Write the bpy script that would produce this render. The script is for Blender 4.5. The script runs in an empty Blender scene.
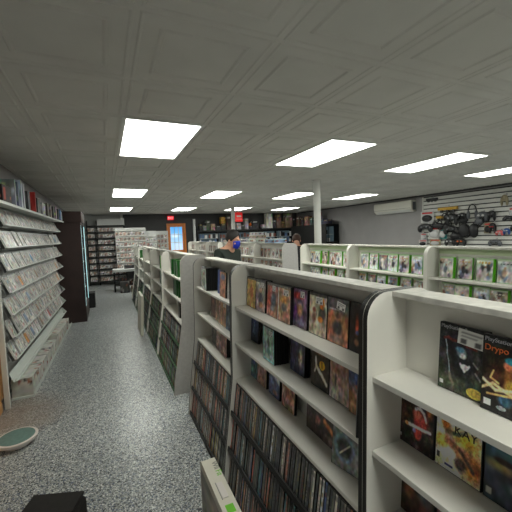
import bpy, bmesh, math, random
import numpy as np
from mathutils import Vector, Matrix, Euler
PI = math.pi
S = bpy.context.scene
COL = S.collection
rnd = random.Random(7)

# ------------------------------------------------------------------ basics
def lin(c):
    return tuple((v/12.92 if v <= .04045 else ((v+.055)/1.055)**2.4) for v in c)

def mat(name, rgb, rough=.5, metal=0.0, spec=.5, emit=None, estr=0.0, noise=0.0, nscale=8.0, bump=0.0, trans=0.0, alpha=1.0):
    m = bpy.data.materials.new(name); m.use_nodes = True
    nt = m.node_tree; b = nt.nodes['Principled BSDF']
    c = lin(rgb)
    b.inputs['Base Color'].default_value = (*c, 1)
    b.inputs['Roughness'].default_value = rough
    b.inputs['Metallic'].default_value = metal
    b.inputs['Specular IOR Level'].default_value = spec
    b.inputs['Transmission Weight'].default_value = trans
    b.inputs['Alpha'].default_value = alpha
    if emit:
        b.inputs['Emission Color'].default_value = (*lin(emit), 1)
        b.inputs['Emission Strength'].default_value = estr
    if noise or bump:
        tc = nt.nodes.new('ShaderNodeTexCoord')
        n = nt.nodes.new('ShaderNodeTexNoise'); n.inputs['Scale'].default_value = nscale
        n.inputs['Detail'].default_value = 5
        nt.links.new(tc.outputs['Object'], n.inputs['Vector'])
        if noise:
            r = nt.nodes.new('ShaderNodeValToRGB')
            r.color_ramp.elements[0].color = (*[v*(1-noise) for v in c], 1)
            r.color_ramp.elements[1].color = (*[min(1, v*(1+noise)) for v in c], 1)
            r.color_ramp.elements[0].position = .3; r.color_ramp.elements[1].position = .7
            nt.links.new(n.outputs['Fac'], r.inputs['Fac'])
            nt.links.new(r.outputs['Color'], b.inputs['Base Color'])
        if bump:
            bp = nt.nodes.new('ShaderNodeBump'); bp.inputs['Strength'].default_value = bump
            nt.links.new(n.outputs['Fac'], bp.inputs['Height'])
            nt.links.new(bp.outputs['Normal'], b.inputs['Normal'])
    return m

def print_mat(name, rough, gain=1.0):
    m = bpy.data.materials.new(name); m.use_nodes = True
    nt = m.node_tree; b = nt.nodes['Principled BSDF']
    a = nt.nodes.new('ShaderNodeVertexColor'); a.layer_name = 'Col'
    nt.links.new(a.outputs['Color'], b.inputs['Base Color'])
    b.inputs['Roughness'].default_value = rough
    return m

M = {}
M['white'] = mat('white_laminate', (.86, .85, .82), .45, noise=.05, nscale=5)
M['board'] = mat('worn_white_board', (.80, .79, .76), .5, noise=.16, nscale=30)
M['greypanel'] = mat('grey_laminate', (.69, .68, .67), .5, noise=.07, nscale=40)
M['black'] = mat('black_edging', (.06, .06, .06), .45)
M['blackwood'] = mat('black_board', (.08, .08, .08), .6)
M['plastic'] = mat('black_case_plastic', (.075, .075, .08), .32)
M['casewhite'] = mat('white_case_plastic', (.84, .84, .83), .35)
M['casegreen'] = mat('green_case_plastic', (.35, .68, .13), .3)
M['casedarkgreen'] = mat('dark_green_case_plastic', (.10, .36, .12), .3)
M['print'] = print_mat('cover_print', .34)
M['paper'] = print_mat('printed_card', .6)
M['ceil'] = mat('ceiling_tile_white', (.80, .79, .765), .8, noise=.05, nscale=3, bump=.03)
M['seam'] = mat('ceiling_seam', (.72, .70, .64), .8, noise=.12, nscale=6)
M['greywall'] = mat('grey_wall_paint', (.585, .575, .575), .7, noise=.04, nscale=3)
M['palewall'] = mat('pale_wall_paint', (.78, .785, .78), .7, noise=.04, nscale=3)
M['darkwall'] = mat('charcoal_wall_paint', (.27, .27, .275), .7, noise=.06, nscale=3)
M['lamp'] = mat('light_diffuser', (.95, .95, .93), .5, emit=(.98, .99, .95), estr=1.0)
M['metalwhite'] = mat('white_painted_metal', (.84, .84, .82), .4)
M['acrylic'] = mat('white_shelf_plastic', (.80, .82, .80), .35)
M['shelfshaded'] = mat('shaded_shelf_plastic', (.50, .51, .50), .4)  # white shelf darkened, shade of the gaps between cases put into its colour
M['brown'] = mat('dark_brown_wood', (.20, .13, .12), .5, noise=.18, nscale=6)
M['pine'] = mat('pine_wood', (.78, .58, .36), .5, noise=.15, nscale=9)
M['doorwood'] = mat('orange_door_wood', (.80, .47, .20), .45, noise=.12, nscale=7)
M['sky'] = mat('daylit_pane', (.3, .5, .8), .2, emit=(.62, .82, .98), estr=1.0)
M['skin'] = mat('skin', (.80, .60, .50), .55)
M['hair'] = mat('dark_hair', (.09, .07, .06), .6, noise=.3, nscale=60)
M['hair2'] = mat('brown_hair', (.26, .17, .13), .6, noise=.3, nscale=60)
M['sweater'] = mat('dark_green_knit', (.14, .17, .15), .9, noise=.15, nscale=50)
M['jacket'] = mat('dark_jacket', (.10, .09, .10), .8)
M['trousers'] = mat('dark_trousers', (.12, .13, .16), .85)
M['mask'] = mat('blue_mask', (.10, .20, .72), .7)
M['shoe'] = mat('dark_shoe', (.08, .08, .08), .6)
M['teal'] = mat('teal_mat_top', (.38, .49, .47), .6, noise=.12, nscale=30)
M['rim'] = mat('white_rim', (.85, .82, .80), .45)
M['bag'] = mat('black_brown_fabric', (.10, .085, .075), .85, noise=.2, nscale=30)
M['carton'] = mat('cream_carton', (.84, .82, .76), .55, noise=.03, nscale=6)
M['green'] = mat('lime_ink', (.42, .78, .10), .6)
M['greyink'] = mat('grey_ink', (.55, .55, .52), .6)
M['redsign'] = mat('red_sign', (.95, .20, .20), .5, emit=(.95, .18, .18), estr=.25)
M['exit'] = mat('exit_sign_red', (.9, .15, .2), .4, emit=(.95, .12, .20), estr=.7)
M['exitletter'] = mat('exit_sign_letter', (1, .9, .9), .4, emit=(1, .75, .75), estr=1.0)
M['glow'] = mat('cool_light_strip', (.8, .95, .95), .4, emit=(.75, .95, .97), estr=.8)
M['screen'] = mat('lit_display_shelf', (.40, .48, .52), .4, emit=(.55, .66, .70), estr=.07)
M['steel'] = mat('brushed_steel', (.65, .65, .65), .35, metal=.9)
M['acwhite'] = mat('ac_plastic', (.84, .83, .79), .4)
M['dark'] = mat('dark_plastic', (.10, .10, .11), .4)
M['midgrey'] = mat('grey_plastic', (.35, .36, .38), .4)
M['yellow'] = mat('yellow_plastic', (.80, .62, .08), .4)
M['redp'] = mat('red_plastic', (.78, .16, .15), .4)
M['tealp'] = mat('teal_card', (.10, .52, .52), .5)
M['pinkp'] = mat('pink_plastic', (.86, .42, .42), .4)
M['bluep'] = mat('blue_plastic', (.22, .36, .62), .4)
M['beigep'] = mat('beige_plastic', (.62, .58, .47), .5)
M['clear'] = mat('frosted_blister', (.78, .78, .78), .2)
M['palegreen'] = mat('pale_green_strip', (.75, .80, .66), .5)
M['orangep'] = mat('orange_plastic', (.88, .42, .10), .5)

class MB:
    def __init__(s): s.v = []; s.f = []; s.m = []; s.c = {}
    def quad(s, pts, mi=0):
        n = len(s.v); s.v += [tuple(p) for p in pts]; s.f.append(tuple(range(n, n+len(pts)))); s.m.append(mi)
    def box(s, x0, x1, y0, y1, z0, z1, mi=0):
        n = len(s.v)
        s.v += [(x, y, z) for z in (z0, z1) for y in (y0, y1) for x in (x0, x1)]
        for q in ((0,2,3,1),(4,5,7,6),(0,1,5,4),(2,6,7,3),(0,4,6,2),(1,3,7,5)):
            s.f.append(tuple(n+i for i in q)); s.m.append(mi)
    def obox(s, c, ax, ay, az, mi=0):
        c, ax, ay, az = Vector(c), Vector(ax), Vector(ay), Vector(az)
        n = len(s.v)
        s.v += [tuple(c+ax*i+ay*j+az*k) for k in (-1,1) for j in (-1,1) for i in (-1,1)]
        for q in ((0,2,3,1),(4,5,7,6),(0,1,5,4),(2,6,7,3),(0,4,6,2),(1,3,7,5)):
            s.f.append(tuple(n+i for i in q)); s.m.append(mi)
    def prism(s, prof, y0, y1, mi=0, mside=None):
        # prof in (x,z); extruded along y
        n = len(s.v); k = len(prof)
        s.v += [(x, y0, z) for x, z in prof] + [(x, y1, z) for x, z in prof]
        s.f.append(tuple(range(n, n+k))); s.m.append(mi)
        s.f.append(tuple(range(n+2*k-1, n+k-1, -1))); s.m.append(mi)
        for i in range(k):
            j = (i+1) % k
            s.f.append((n+j, n+i, n+k+i, n+k+j)); s.m.append(mi if mside is None else mside)
    def prism_axis(s, prof, o, u, v, w, mi=0):
        # prof (a,b) -> o + a*u + b*v, extruded by w
        o, u, v, w = Vector(o), Vector(u), Vector(v), Vector(w)
        n = len(s.v); k = len(prof)
        s.v += [tuple(o+u*a+v*b) for a, b in prof] + [tuple(o+u*a+v*b+w) for a, b in prof]
        s.f.append(tuple(range(n, n+k))); s.m.append(mi)
        s.f.append(tuple(range(n+2*k-1, n+k-1, -1))); s.m.append(mi)
        for i in range(k):
            j = (i+1) % k
            s.f.append((n+j, n+i, n+k+i, n+k+j)); s.m.append(mi)
    def cyl(s, p0, p1, r0, r1=None, seg=12, mi=0):
        p0, p1 = Vector(p0), Vector(p1); r1 = r0 if r1 is None else r1
        d = (p1-p0).normalized()
        a = d.orthogonal().normalized(); b = d.cross(a)
        n = len(s.v)
        for p, r in ((p0, r0), (p1, r1)):
            for i in range(seg):
                t = 2*PI*i/seg; s.v.append(tuple(p+(a*math.cos(t)+b*math.sin(t))*r))
        for i in range(seg):
            j = (i+1) % seg
            s.f.append((n+i, n+j, n+seg+j, n+seg+i)); s.m.append(mi)
        s.f.append(tuple(n+i for i in reversed(range(seg)))); s.m.append(mi)
        s.f.append(tuple(n+seg+i for i in range(seg))); s.m.append(mi)
    def ell(s, c, r, seg=14, ring=9, R=None, mi=0):
        n = len(s.v); c = Vector(c); R = R or Matrix.Identity(3)
        for i in range(ring+1):
            th = PI*i/ring
            for j in range(seg):
                ph = 2*PI*j/seg
                p = Vector((r[0]*math.sin(th)*math.cos(ph), r[1]*math.sin(th)*math.sin(ph), r[2]*math.cos(th)))
                s.v.append(tuple(c+R@p))
        for i in range(ring):
            for j in range(seg):
                k = (j+1) % seg
                s.f.append((n+i*seg+j, n+(i+1)*seg+j, n+(i+1)*seg+k, n+i*seg+k)); s.m.append(mi)
    def grid(s, o, u, v, img, mi=0):
        # painted grid: img (ny,nx,3) display colours, row 0 at bottom
        o, u, v = Vector(o), Vector(u), Vector(v)
        ny, nx = img.shape[:2]; n = len(s.v)
        for j in range(ny):
            for i in range(nx):
                s.c[len(s.v)] = img[j, i]
                s.v.append(tuple(o+u*(i/(nx-1))+v*(j/(ny-1))))
        for j in range(ny-1):
            for i in range(nx-1):
                a = n+j*nx+i
                s.f.append((a, a+1, a+nx+1, a+nx)); s.m.append(mi)
    def mesh(s, name, mats, smooth=False):
        me = bpy.data.meshes.new(name)
        me.from_pydata(s.v, [], s.f)
        for m in (mats if isinstance(mats, (list, tuple)) else [mats]): me.materials.append(m)
        me.polygons.foreach_set('material_index', s.m)
        if smooth: me.polygons.foreach_set('use_smooth', [True]*len(s.f))
        if s.c:
            at = me.color_attributes.new('Col', 'FLOAT_COLOR', 'POINT')
            arr = np.full((len(s.v), 4), .05, dtype=np.float32); arr[:, 3] = 1
            idx = np.array(list(s.c.keys())); cc = np.clip(np.array(list(s.c.values())), 0, 1)
            cc = np.where(cc <= .04045, cc/12.92, ((cc+.055)/1.055)**2.4)
            arr[idx, :3] = cc
            at.data.foreach_set('color', arr.ravel())
        me.update()
        return me
    def obj(s, name, mats, parent=None, smooth=False, bevel=0, seg=2):
        o = bpy.data.objects.new(name, s.mesh(name, mats, smooth)); COL.objects.link(o)
        if parent: o.parent = parent
        if bevel:
            b = o.modifiers.new('bevel', 'BEVEL'); b.width = bevel; b.segments = seg; b.limit_method = 'ANGLE'
        return o

def tag(o, label=None, cat=None, group=None, kind=None):
    if label: o['label'] = label
    if cat: o['category'] = cat
    if group: o['group'] = group
    if kind: o['kind'] = kind
    return o
def empty(name, loc=(0,0,0), rz=0.0):
    o = bpy.data.objects.new(name, None); COL.objects.link(o); o.location = loc; o.rotation_euler = (0, 0, rz)
    o.empty_display_size = .05
    return o
def link(name, me, loc, rot=(0,0,0), parent=None):
    o = bpy.data.objects.new(name, me); COL.objects.link(o); o.location = loc; o.rotation_euler = rot
    if parent: o.parent = parent
    return o
def copy_tree(o, parent=None):
    c = o.copy(); COL.objects.link(c)
    if parent: c.parent = parent
    for ch in o.children: copy_tree(ch, c)
    return c
def struct(o): o['kind'] = 'structure'; return o

ONES = 'zero first second third fourth fifth sixth seventh eighth ninth tenth eleventh twelfth thirteenth fourteenth fifteenth sixteenth seventeenth eighteenth nineteenth'.split()
TENS = {2:'twent', 3:'thirt', 4:'fort', 5:'fift', 6:'sixt', 7:'sevent', 8:'eight', 9:'ninet'}
def ordw(n):
    if n < 20: return ONES[n]
    t, u = divmod(n, 10)
    return TENS[t]+'ieth' if u == 0 else TENS[t]+'y-'+ONES[u]

# ------------------------------------------------------------------ printed art
def art(nx, ny, ops, seed=0):
    r = np.random.RandomState(seed)
    X, Y = np.meshgrid(np.linspace(0, 1, nx), np.linspace(0, 1, ny))
    im = np.zeros((ny, nx, 3)) + .1
    def mix(mask, c):
        nonlocal im
        im = im*(1-mask[..., None]) + np.array(c)*mask[..., None]
    for op in ops:
        k = op[0]
        if k == 'bg': im[:] = op[1]
        elif k == 'fade':
            t = np.clip((Y-op[3])/(op[4]-op[3]), 0, 1)[..., None]
            im = np.array(op[1])*(1-t)+np.array(op[2])*t
        elif k == 'rect':
            _, x0, x1, y0, y1, c = op
            mix(((X >= x0)&(X <= x1)&(Y >= y0)&(Y <= y1))*1.0, c)
        elif k == 'blob':
            _, x, y, rx, ry, c, soft = op[:7]
            a = op[7] if len(op) > 7 else 0
            dx, dy = X-x, (Y-y)
            xr = dx*math.cos(a)+dy*math.sin(a); yr = -dx*math.sin(a)+dy*math.cos(a)
            d = np.sqrt((xr/rx)**2+(yr/ry)**2)
            mix(np.clip((1-d)/max(soft, 1e-3)+.5*(soft < .05), 0, 1), c)
        elif k == 'line':
            _, pts, w, c = op
            for (xa, ya), (xb, yb) in zip(pts[:-1], pts[1:]):
                L2 = (xb-xa)**2+(yb-ya)**2+1e-9
                t = np.clip(((X-xa)*(xb-xa)+(Y-ya)*(yb-ya))/L2, 0, 1)
                d = np.hypot(X-xa-t*(xb-xa), Y-ya-t*(yb-ya))
                mix(np.clip(1.5-d/w, 0, 1), c)
        elif k == 'noise':
            _, amp, n = op
            g = .75*(r.rand(n+2, n+2, 1)-.5)+.3*(r.rand(n+2, n+2, 3)-.5)
            gx = X*n; gy = Y*n; ix = gx.astype(int); iy = gy.astype(int); fx = (gx-ix)[..., None]; fy = (gy-iy)[..., None]
            v = (g[iy, ix]*(1-fx)+g[iy, ix+1]*fx)*(1-fy)+(g[iy+1, ix]*(1-fx)+g[iy+1, ix+1]*fx)*fy
            im = im*(1+amp*v) + amp*.25*v
    im = im*.85+im.mean(axis=2, keepdims=True)*.15
    return np.clip(im, .03, .98)

PAL = [(.62,.34,.18),(.72,.55,.25),(.20,.28,.48),(.55,.18,.15),(.30,.42,.30),(.66,.60,.52),(.16,.15,.18),(.45,.33,.28),(.35,.42,.50),(.78,.66,.50),(.60,.42,.40),(.25,.20,.32)]
def random_ops(seed, base=None, pal=PAL, n=9, header=None, sticker=.3, border=None):
    r = random.Random(seed)
    ops = [('bg', base or r.choice(pal)), ('noise', .5, 4)]
    for _ in range(n):
        ops.append(('blob', r.random(), r.random()*.9, .08+.22*r.random(), .06+.2*r.random(), r.choice(pal), .5, r.random()*3))
    ops.append(('blob', .5+.2*(r.random()-.5), .42, .14+.06*r.random(), .22, r.choice(pal), .35))
    ops.append(('blob', .5+.2*(r.random()-.5), .64, .09, .07, r.choice([(.75,.56,.44),(.82,.7,.6),(.5,.35,.3)]), .3))
    ops.append(('noise', .5, 9))
    y = .80+.06*r.random()
    c = r.choice([(.85,.82,.75),(.80,.25,.15),(.85,.65,.2),(.15,.15,.2)])
    for i in range(4): ops.append(('rect', .14+.18*i, .14+.18*i+.12, y-.04, y+.02, c))
    if header: ops.append(('rect', 0, 1, .915, 1, header))
    if r.random() < sticker: ops += [('rect', .56, .9, .83, .96, (.86,.86,.84)), ('rect', .6, .86, .855, .885, (.4,.4,.4))]
    if border:
        for q in ((0,.05,0,1),(.95,1,0,1),(0,1,0,.03),(0,1,.97,1)): ops.append(('rect', *q, border))
    return ops

CW, CH, CT = .135, .19, .014        # keep-case size
def case_body(name, m, w=CW, h=CH, t=CT, bev=.0022):
    bm = bmesh.new()
    bmesh.ops.create_cube(bm, size=1)
    for v in bm.verts: v.co = Vector((v.co.x*w, (v.co.y+.5)*t, (v.co.z+.5)*h))
    if bev: bmesh.ops.bevel(bm, geom=list(bm.edges), offset=bev, segments=2, affect='EDGES', profile=.6)
    me = bpy.data.meshes.new(name); bm.to_mesh(me); bm.free(); me.materials.append(m)
    return me
BODY = {k: case_body('game_case_'+k, M[m]) for k, m in (('black','plastic'),('white','casewhite'),('green','casegreen'),('dgreen','casedarkgreen'))}
def cover_mesh(name, img, w=CW, h=CH, inset=.003, lift=.0006):
    b = MB(); ww, hh = w-2*inset, h-2*inset
    b.grid((-ww/2, -lift, inset), (ww, 0, 0), (0, 0, hh), img)
    return b.mesh(name, M['print'])
def tiny_case(name, shell, img, w=CW, h=CH, t=CT):
    # one mesh: shell with a painted front
    b = MB(); b.box(-w/2, w/2, 0, t, 0, h, 0)
    i = .004
    b.grid((-w/2+i, -.0008, i), (w-2*i, 0, 0), (0, 0, h-2*i), img, 1)
    return b.mesh(name, [shell, M['print']])

# ------------------------------------------------------------------ room
HC = 1.65; CE = 2.607
LX, RX, BY, FY = -1.076, 8.4, 13.72, -2.6
# floor : speckled flake coating
def floor_mat():
    m = bpy.data.materials.new('speckled_flake_floor'); m.use_nodes = True
    nt = m.node_tree; N = nt.nodes; L = nt.links; b = N['Principled BSDF']
    tc = N.new('ShaderNodeTexCoord')
    vo = N.new('ShaderNodeTexVoronoi'); vo.inputs['Scale'].default_value = 140
    L.new(tc.outputs['Object'], vo.inputs['Vector'])
    sep = N.new('ShaderNodeSeparateColor'); L.new(vo.outputs['Color'], sep.inputs['Color'])
    r = N.new('ShaderNodeValToRGB'); r.color_ramp.interpolation = 'CONSTANT'
    es = r.color_ramp.elements
    cols = [(0,(.14,.15,.17)),(.18,(.60,.61,.60)),(.34,(.50,.52,.53)),(.52,(.70,.71,.70)),(.68,(.30,.35,.45)),(.78,(.58,.59,.58)),(.88,(.86,.87,.86))]
    es[0].position = 0; es[0].color = (*lin(cols[0][1]), 1)
    es[1].position = cols[1][0]; es[1].color = (*lin(cols[1][1]), 1)
    for p, c in cols[2:]:
        e = es.new(p); e.color = (*lin(c), 1)
    L.new(sep.outputs['Red'], r.inputs['Fac'])
    # brown scuffed patch by the tilted rack
    n = N.new('ShaderNodeTexNoise'); n.inputs['Scale'].default_value = 3; L.new(tc.outputs['Object'], n.inputs['Vector'])
    vd = N.new('ShaderNodeVectorMath'); vd.operation = 'DISTANCE'; vd.inputs[1].default_value = (-.95, 3.75, 0)
    L.new(tc.outputs['Object'], vd.inputs[0])
    ad = N.new('ShaderNodeMath'); ad.operation = 'MULTIPLY_ADD'; ad.inputs[1].default_value = .7; L.new(n.outputs['Fac'], ad.inputs[0]); L.new(vd.outputs['Value'], ad.inputs[2])
    mr = N.new('ShaderNodeMapRange'); mr.inputs['From Min'].default_value = .45; mr.inputs['From Max'].default_value = .95
    mr.inputs['To Min'].default_value = .65; mr.inputs['To Max'].default_value = 0
    L.new(ad.outputs['Value'], mr.inputs['Value'])
    mx = N.new('ShaderNodeMix'); mx.data_type = 'RGBA'
    L.new(mr.outputs['Result'], mx.inputs['Factor']); L.new(r.outputs['Color'], mx.inputs['A']); mx.inputs['B'].default_value = (*lin((.56,.47,.40)), 1)
    L.new(mx.outputs['Result'], b.inputs['Base Color'])
    b.inputs['Roughness'].default_value = .32; b.inputs['Specular IOR Level'].default_value = .5
    return m
b = MB(); b.box(LX-.1, RX+.1, FY-.1, BY+.1, -.06, 0); struct(b.obj('floor', floor_mat()))
b = MB(); b.box(LX-.1, LX, FY, BY, 0, CE+.05); struct(b.obj('wall_left', M['greywall']))
b = MB(); b.box(RX, RX+.1, FY, BY, 0, CE+.05); struct(b.obj('wall_right', M['greywall']))
b = MB(); b.box(LX, RX, FY-.1, FY, 0, CE+.05); struct(b.obj('wall_front', M['palewall']))
b = MB(); b.box(LX, .60, BY, BY+.1, 0, CE+.05, 0); b.box(.60, RX, BY, BY+.1, 0, CE+.05, 1)
struct(b.obj('wall_back', [M['palewall'], M['darkwall']]))
b = MB(); b.box(.575, .665, BY-.14, BY-.001, 0, CE-.012); struct(b.obj('trim_1', M['metalwhite'], bevel=.004))
b = MB(); b.box(RX-.06, RX-.001, 3.0, 13.5, CE-.05, CE-.011); struct(b.obj('trim_2', M['darkwall']))
b = MB(); b.box(LX+.001, LX+.052, 2.4, 4.22, .105, .86); struct(b.obj('trim_3', M['pine'], bevel=.004))
b = MB(); b.box(LX+.001, LX+.062, 2.4, 3.93, 0, .103); struct(b.obj('baseboard_left', M['pine'], bevel=.006))

# ceiling : embossed square tiles, with openings for the light panels
T = .66; SX, SY = .18, 2.804
LIGHTS = [(.51+1.98*i, 3.464+3.96*j) for j in (-1, 0, 1, 2) for i in range(4)]
def in_light(cx, cy):
    return any(abs(cx-lx) < .4 and abs(cy-ly) < .7 for lx, ly in LIGHTS)
b = MB()
def ring(x0, x1, y0, y1, ins, wd, dz, mi=0):
    z0 = CE-.010
    A = [(x0+ins, y0+ins), (x1-ins, y0+ins), (x1-ins, y1-ins), (x0+ins, y1-ins)]
    k = ins+wd*.35; B = [(x0+k, y0+k), (x1-k, y0+k), (x1-k, y1-k), (x0+k, y1-k)]
    k2 = ins+wd*.65; C_ = [(x0+k2, y0+k2), (x1-k2, y0+k2), (x1-k2, y1-k2), (x0+k2, y1-k2)]
    k3 = ins+wd; D = [(x0+k3, y0+k3), (x1-k3, y0+k3), (x1-k3, y1-k3), (x0+k3, y1-k3)]
    for P, Q, za, zb in ((A, B, z0, z0-dz), (B, C_, z0-dz, z0-dz), (C_, D, z0-dz, z0)):
        for i in range(4):
            j = (i+1) % 4
            b.quad([(*P[i], za), (*Q[i], zb), (*Q[j], zb), (*P[j], za)], mi)
    return D
ix0, ix1 = math.floor((LX-SX)/T), math.ceil((RX-SX)/T)
iy0, iy1 = math.floor((FY-SY)/T), math.ceil((BY-SY)/T)
for iy in range(iy0, iy1):
    for ix in range(ix0, ix1):
        x0, y0 = SX+ix*T, SY+iy*T; x1, y1 = x0+T, y0+T
        if in_light((x0+x1)/2, (y0+y1)/2): continue
        z = CE-.010
        e = .006
        b.quad([(x0+e, y0+e, z), (x0+e, y1-e, z), (x1-e, y1-e, z), (x1-e, y0+e, z)])
        for (a0, a1, c0, c1) in ((x0, x0+e, y0, y1), (x1-e, x1, y0, y1), (x0+e, x1-e, y0, y0+e), (x0+e, x1-e, y1-e, y1)):
            b.box(a0, a1, c0, c1, z, z+.004)
        z += 0
        ring(x0, x1, y0, y1, .012, .020, .005)
        ring(x0, x1, y0, y1, .105, .030, .008)
b.box(LX-.1, RX+.1, FY-.1, BY+.1, CE, CE+.05)
struct(b.obj('ceiling', M['ceil']))

fix = empty('ceiling_light')
fb = MB()
for (a0, a1, c0, c1) in ((-.33, -.30, -.66, .66), (.30, .33, -.66, .66), (-.30, .30, -.66, -.625), (-.30, .30, .625, .66)):
    fb.box(a0, a1, c0, c1, CE-.016, CE-.001)
fb.obj('frame', M['metalwhite'], fix)
fb = MB(); fb.box(-.299, .299, -.624, .624, CE-.014, CE-.002); fb.obj('diffuser', M['lamp'], fix)
ROWN = ['', 'row nearest the camera', 'middle row', 'row by the back wall']
for i, (lx, ly) in enumerate(LIGHTS):
    o = fix if i == 0 else copy_tree(fix)
    o.location = (lx, ly, 0)
    rr, cc = divmod(i, 4)
    place = ['above the wall-rack aisle', 'above the middle shelf row', 'above the green-case row', 'beside the slatted accessory wall'][cc]
    rown = ['row behind the camera', 'row nearest the camera', 'middle row', 'row by the back wall'][rr]
    tag(o, 'bright flat ceiling light panel %s, %s' % (place, rown), 'ceiling light', 'flat ceiling light panels')

# ------------------------------------------------------------------ white shelf units
def side_profile(c, xb, xm, xt, top=1.475, r=.085):
    # closed (x,z) outline of one end panel; xb/xm/xt = front x at floor, waist, top
    f = [(xb, 0), (xb+.25*(xm-xb), .2), (xm, .72), (xt, top-r)]
    for k in range(1, 9):
        a = PI-k*(PI/2)/8
        f.append((xt+r+r*math.cos(a), top-r+r*math.sin(a)))
    return f+[(2*c-x, z) for x, z in reversed(f)]
def front_x(z, xb, xm, xt, top=1.475, r=.085):
    if z < .2: return xb+.25*(xm-xb)*z/.2
    if z < .72: return xb+.25*(xm-xb)+.75*(xm-xb)*(z-.2)/.52
    return xm+(xt-xm)*(z-.72)/(top-r-.72)
SHZ = [.71, .95, 1.19]
BINZ = [.022, .255, .490]
def shelf_unit(y0, y1, dx, label, group, near_panel='white', far_panel='white', xb=.61, edge='black', header=False, top=1.453, lip='blackwood'):
    """double sided gondola running along the aisle between y0 (near) and y1 (far)"""
    c, xm, xt, bx = .872, .705, .722, .888
    root = empty('display_shelf_unit', (dx+c, (y0+y1)/2, 0))
    tag(root, label, 'shelf unit', group)
    ox, oy = -c, -(y0+y1)/2
    def P(bm, name, mats, bevel=0, parent=root):
        bm.v = [(x+ox, y+oy, z) for x, y, z in bm.v]
        return bm.obj(name, mats, parent, bevel=bevel)
    prof = side_profile(c, xb, xm, xt, top)
    th = .018
    for ya, yb, pm in ((y0, y0+th, near_panel), (y1-th, y1, far_panel)):
        m = MB(); m.prism(prof, ya, yb, 0, 1)
        P(m, 'end_panel', [M['white' if pm == 'white' else 'greypanel'], M['black' if edge == 'black' else 'white']])
    a, e = y0+th, y1-th
    m = MB(); m.box(bx, bx+.012, a, e, .02, top-.019); P(m, 'back_panel', M['white'])
    m = MB(); m.box(.826, .920, a, e, top-.018, top-.0005); P(m, 'top_board', M['board'], .002)
    for z in SHZ:
        m = MB(); x = front_x(z, xb, xm, xt)+.022
        m.box(x, bx-.0005, a, e, z-.018, z); P(m, 'shelf', M['white'], .0015)
    for z in BINZ:
        m = MB(); x = front_x(z, xb, xm, xt)+.006
        m.box(x, bx-.02, a, e, z-.014, z)
        tr = P(m, 'bin_tray', M['blackwood'])
        m = MB(); m.obox((x+.005, (a+e)/2, z+.001), (.004, 0, 0), (0, (e-a)/2, 0), (.002, 0, .014)); P(m, 'tray_lip', M[lip], parent=tr)
    m = MB(); m.box(front_x(.69, xb, xm, xt)+.03, bx-.02, a, e, .682, .6915); P(m, 'bin_liner', M['blackwood'])
    m = MB(); m.box(bx-.012, bx-.0005, a, e, .03, .68); P(m, 'bin_back', M['blackwood'])
    if header:
        m = MB(); m.box(bx-.003, bx-.0002, a, e, top-.07, top-.025); P(m, 'back_strip', M['palegreen'])  # plain pale green strip added on the back panel under the top board
    return root
NEAR_G = 'white shelf units of the near row'
U3 = shelf_unit(-.36, .800, 0, 'white shelf unit nearest the camera, holding large black game cases', NEAR_G)
U2 = shelf_unit(.8015, 2.02, 0, 'long white shelf unit between two others, with stickered cases and packed lower bins', NEAR_G)
U1 = shelf_unit(2.023, 3.02, 0, 'narrow white shelf unit next to the grey end panel across a gap', NEAR_G)
R2Y = [3.44, 4.75, 6.0, 7.2, 8.4, 9.6]
R2N = ['nearest unit of the low row, showing its tall grey end panel', 'second white unit of the aisle row past the grey panel', 'third white unit of the aisle row, beside the leaning white carton', 'fourth white unit of the aisle row past the grey panel', 'white unit ending the aisle row near the merchandise table']
for i in range(5):
    shelf_unit(R2Y[i], R2Y[i+1]-.003, -.03, R2N[i], 'white shelf units of the aisle row', near_panel='grey' if i == 0 else 'white', xb=.588, edge='white', top=1.46, lip='casedarkgreen')
GDX = 2.72-.722
GY = [-.05, 1.06, 2.175, 3.275, 4.37]
GN = ['white unit of the green-case row, partly cut off by the frame edge', 'white unit of the green-case row in front of the slatted accessory wall', 'white unit of the green-case row in the middle, below the air conditioner', 'white unit of the green-case row nearest the grey end panel']
for i in range(4):
    shelf_unit(GY[i], GY[i+1]-.003, GDX, GN[i], 'white units of the green-case row', edge='white', header=True, xb=.60, top=1.475)
W3DX = 2.76-.722
W3Y = [5.0, 6.2, 7.4, 8.6, 9.8, 11.0, 12.1]
for i in range(6):
    shelf_unit(W3Y[i], W3Y[i+1]-.003, W3DX, 'white shelf unit behind the masked man, %s from the grey end panel' % ordw(i+1), 'white units of the rear row', near_panel='grey' if i == 0 else 'white', edge='white', top=1.475)

# ------------------------------------------------------------------ face-out cases on the near row
R90 = -PI/2
sticker_img = art(14, 10, [('bg', (.90,.90,.88)), ('rect', .08, .9, .68, .84, (.55,.55,.55)), ('rect', .08, .7, .5, .58, (.6,.6,.6))] + [('rect', .12+.09*i, .12+.09*i+.04, .1, .38, (.35,.35,.36)) for i in range(9)])
def sticker_mesh(w, h):
    b = MB(); b.grid((-w/2, -.0006, -h/2), (w, 0, 0), (0, 0, h), sticker_img)
    return b.mesh('price_sticker', M['print'])
STK = sticker_mesh(.052, .030); STKL = sticker_mesh(.072, .042); STKS = sticker_mesh(.036, .030)
def text_mesh(body, size, m, extrude=.0004):
    cu = bpy.data.curves.new('txt', 'FONT'); cu.body = body; cu.size = size; cu.extrude = extrude
    cu.align_x = 'LEFT'
    o = bpy.data.objects.new('txt', cu); COL.objects.link(o)
    dg = bpy.context.evaluated_depsgraph_get()
    me = bpy.data.meshes.new_from_object(o.evaluated_get(dg))
    bpy.data.objects.remove(o); bpy.data.curves.remove(cu)
    me.materials.clear(); me.materials.append(m)
    return me
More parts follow.
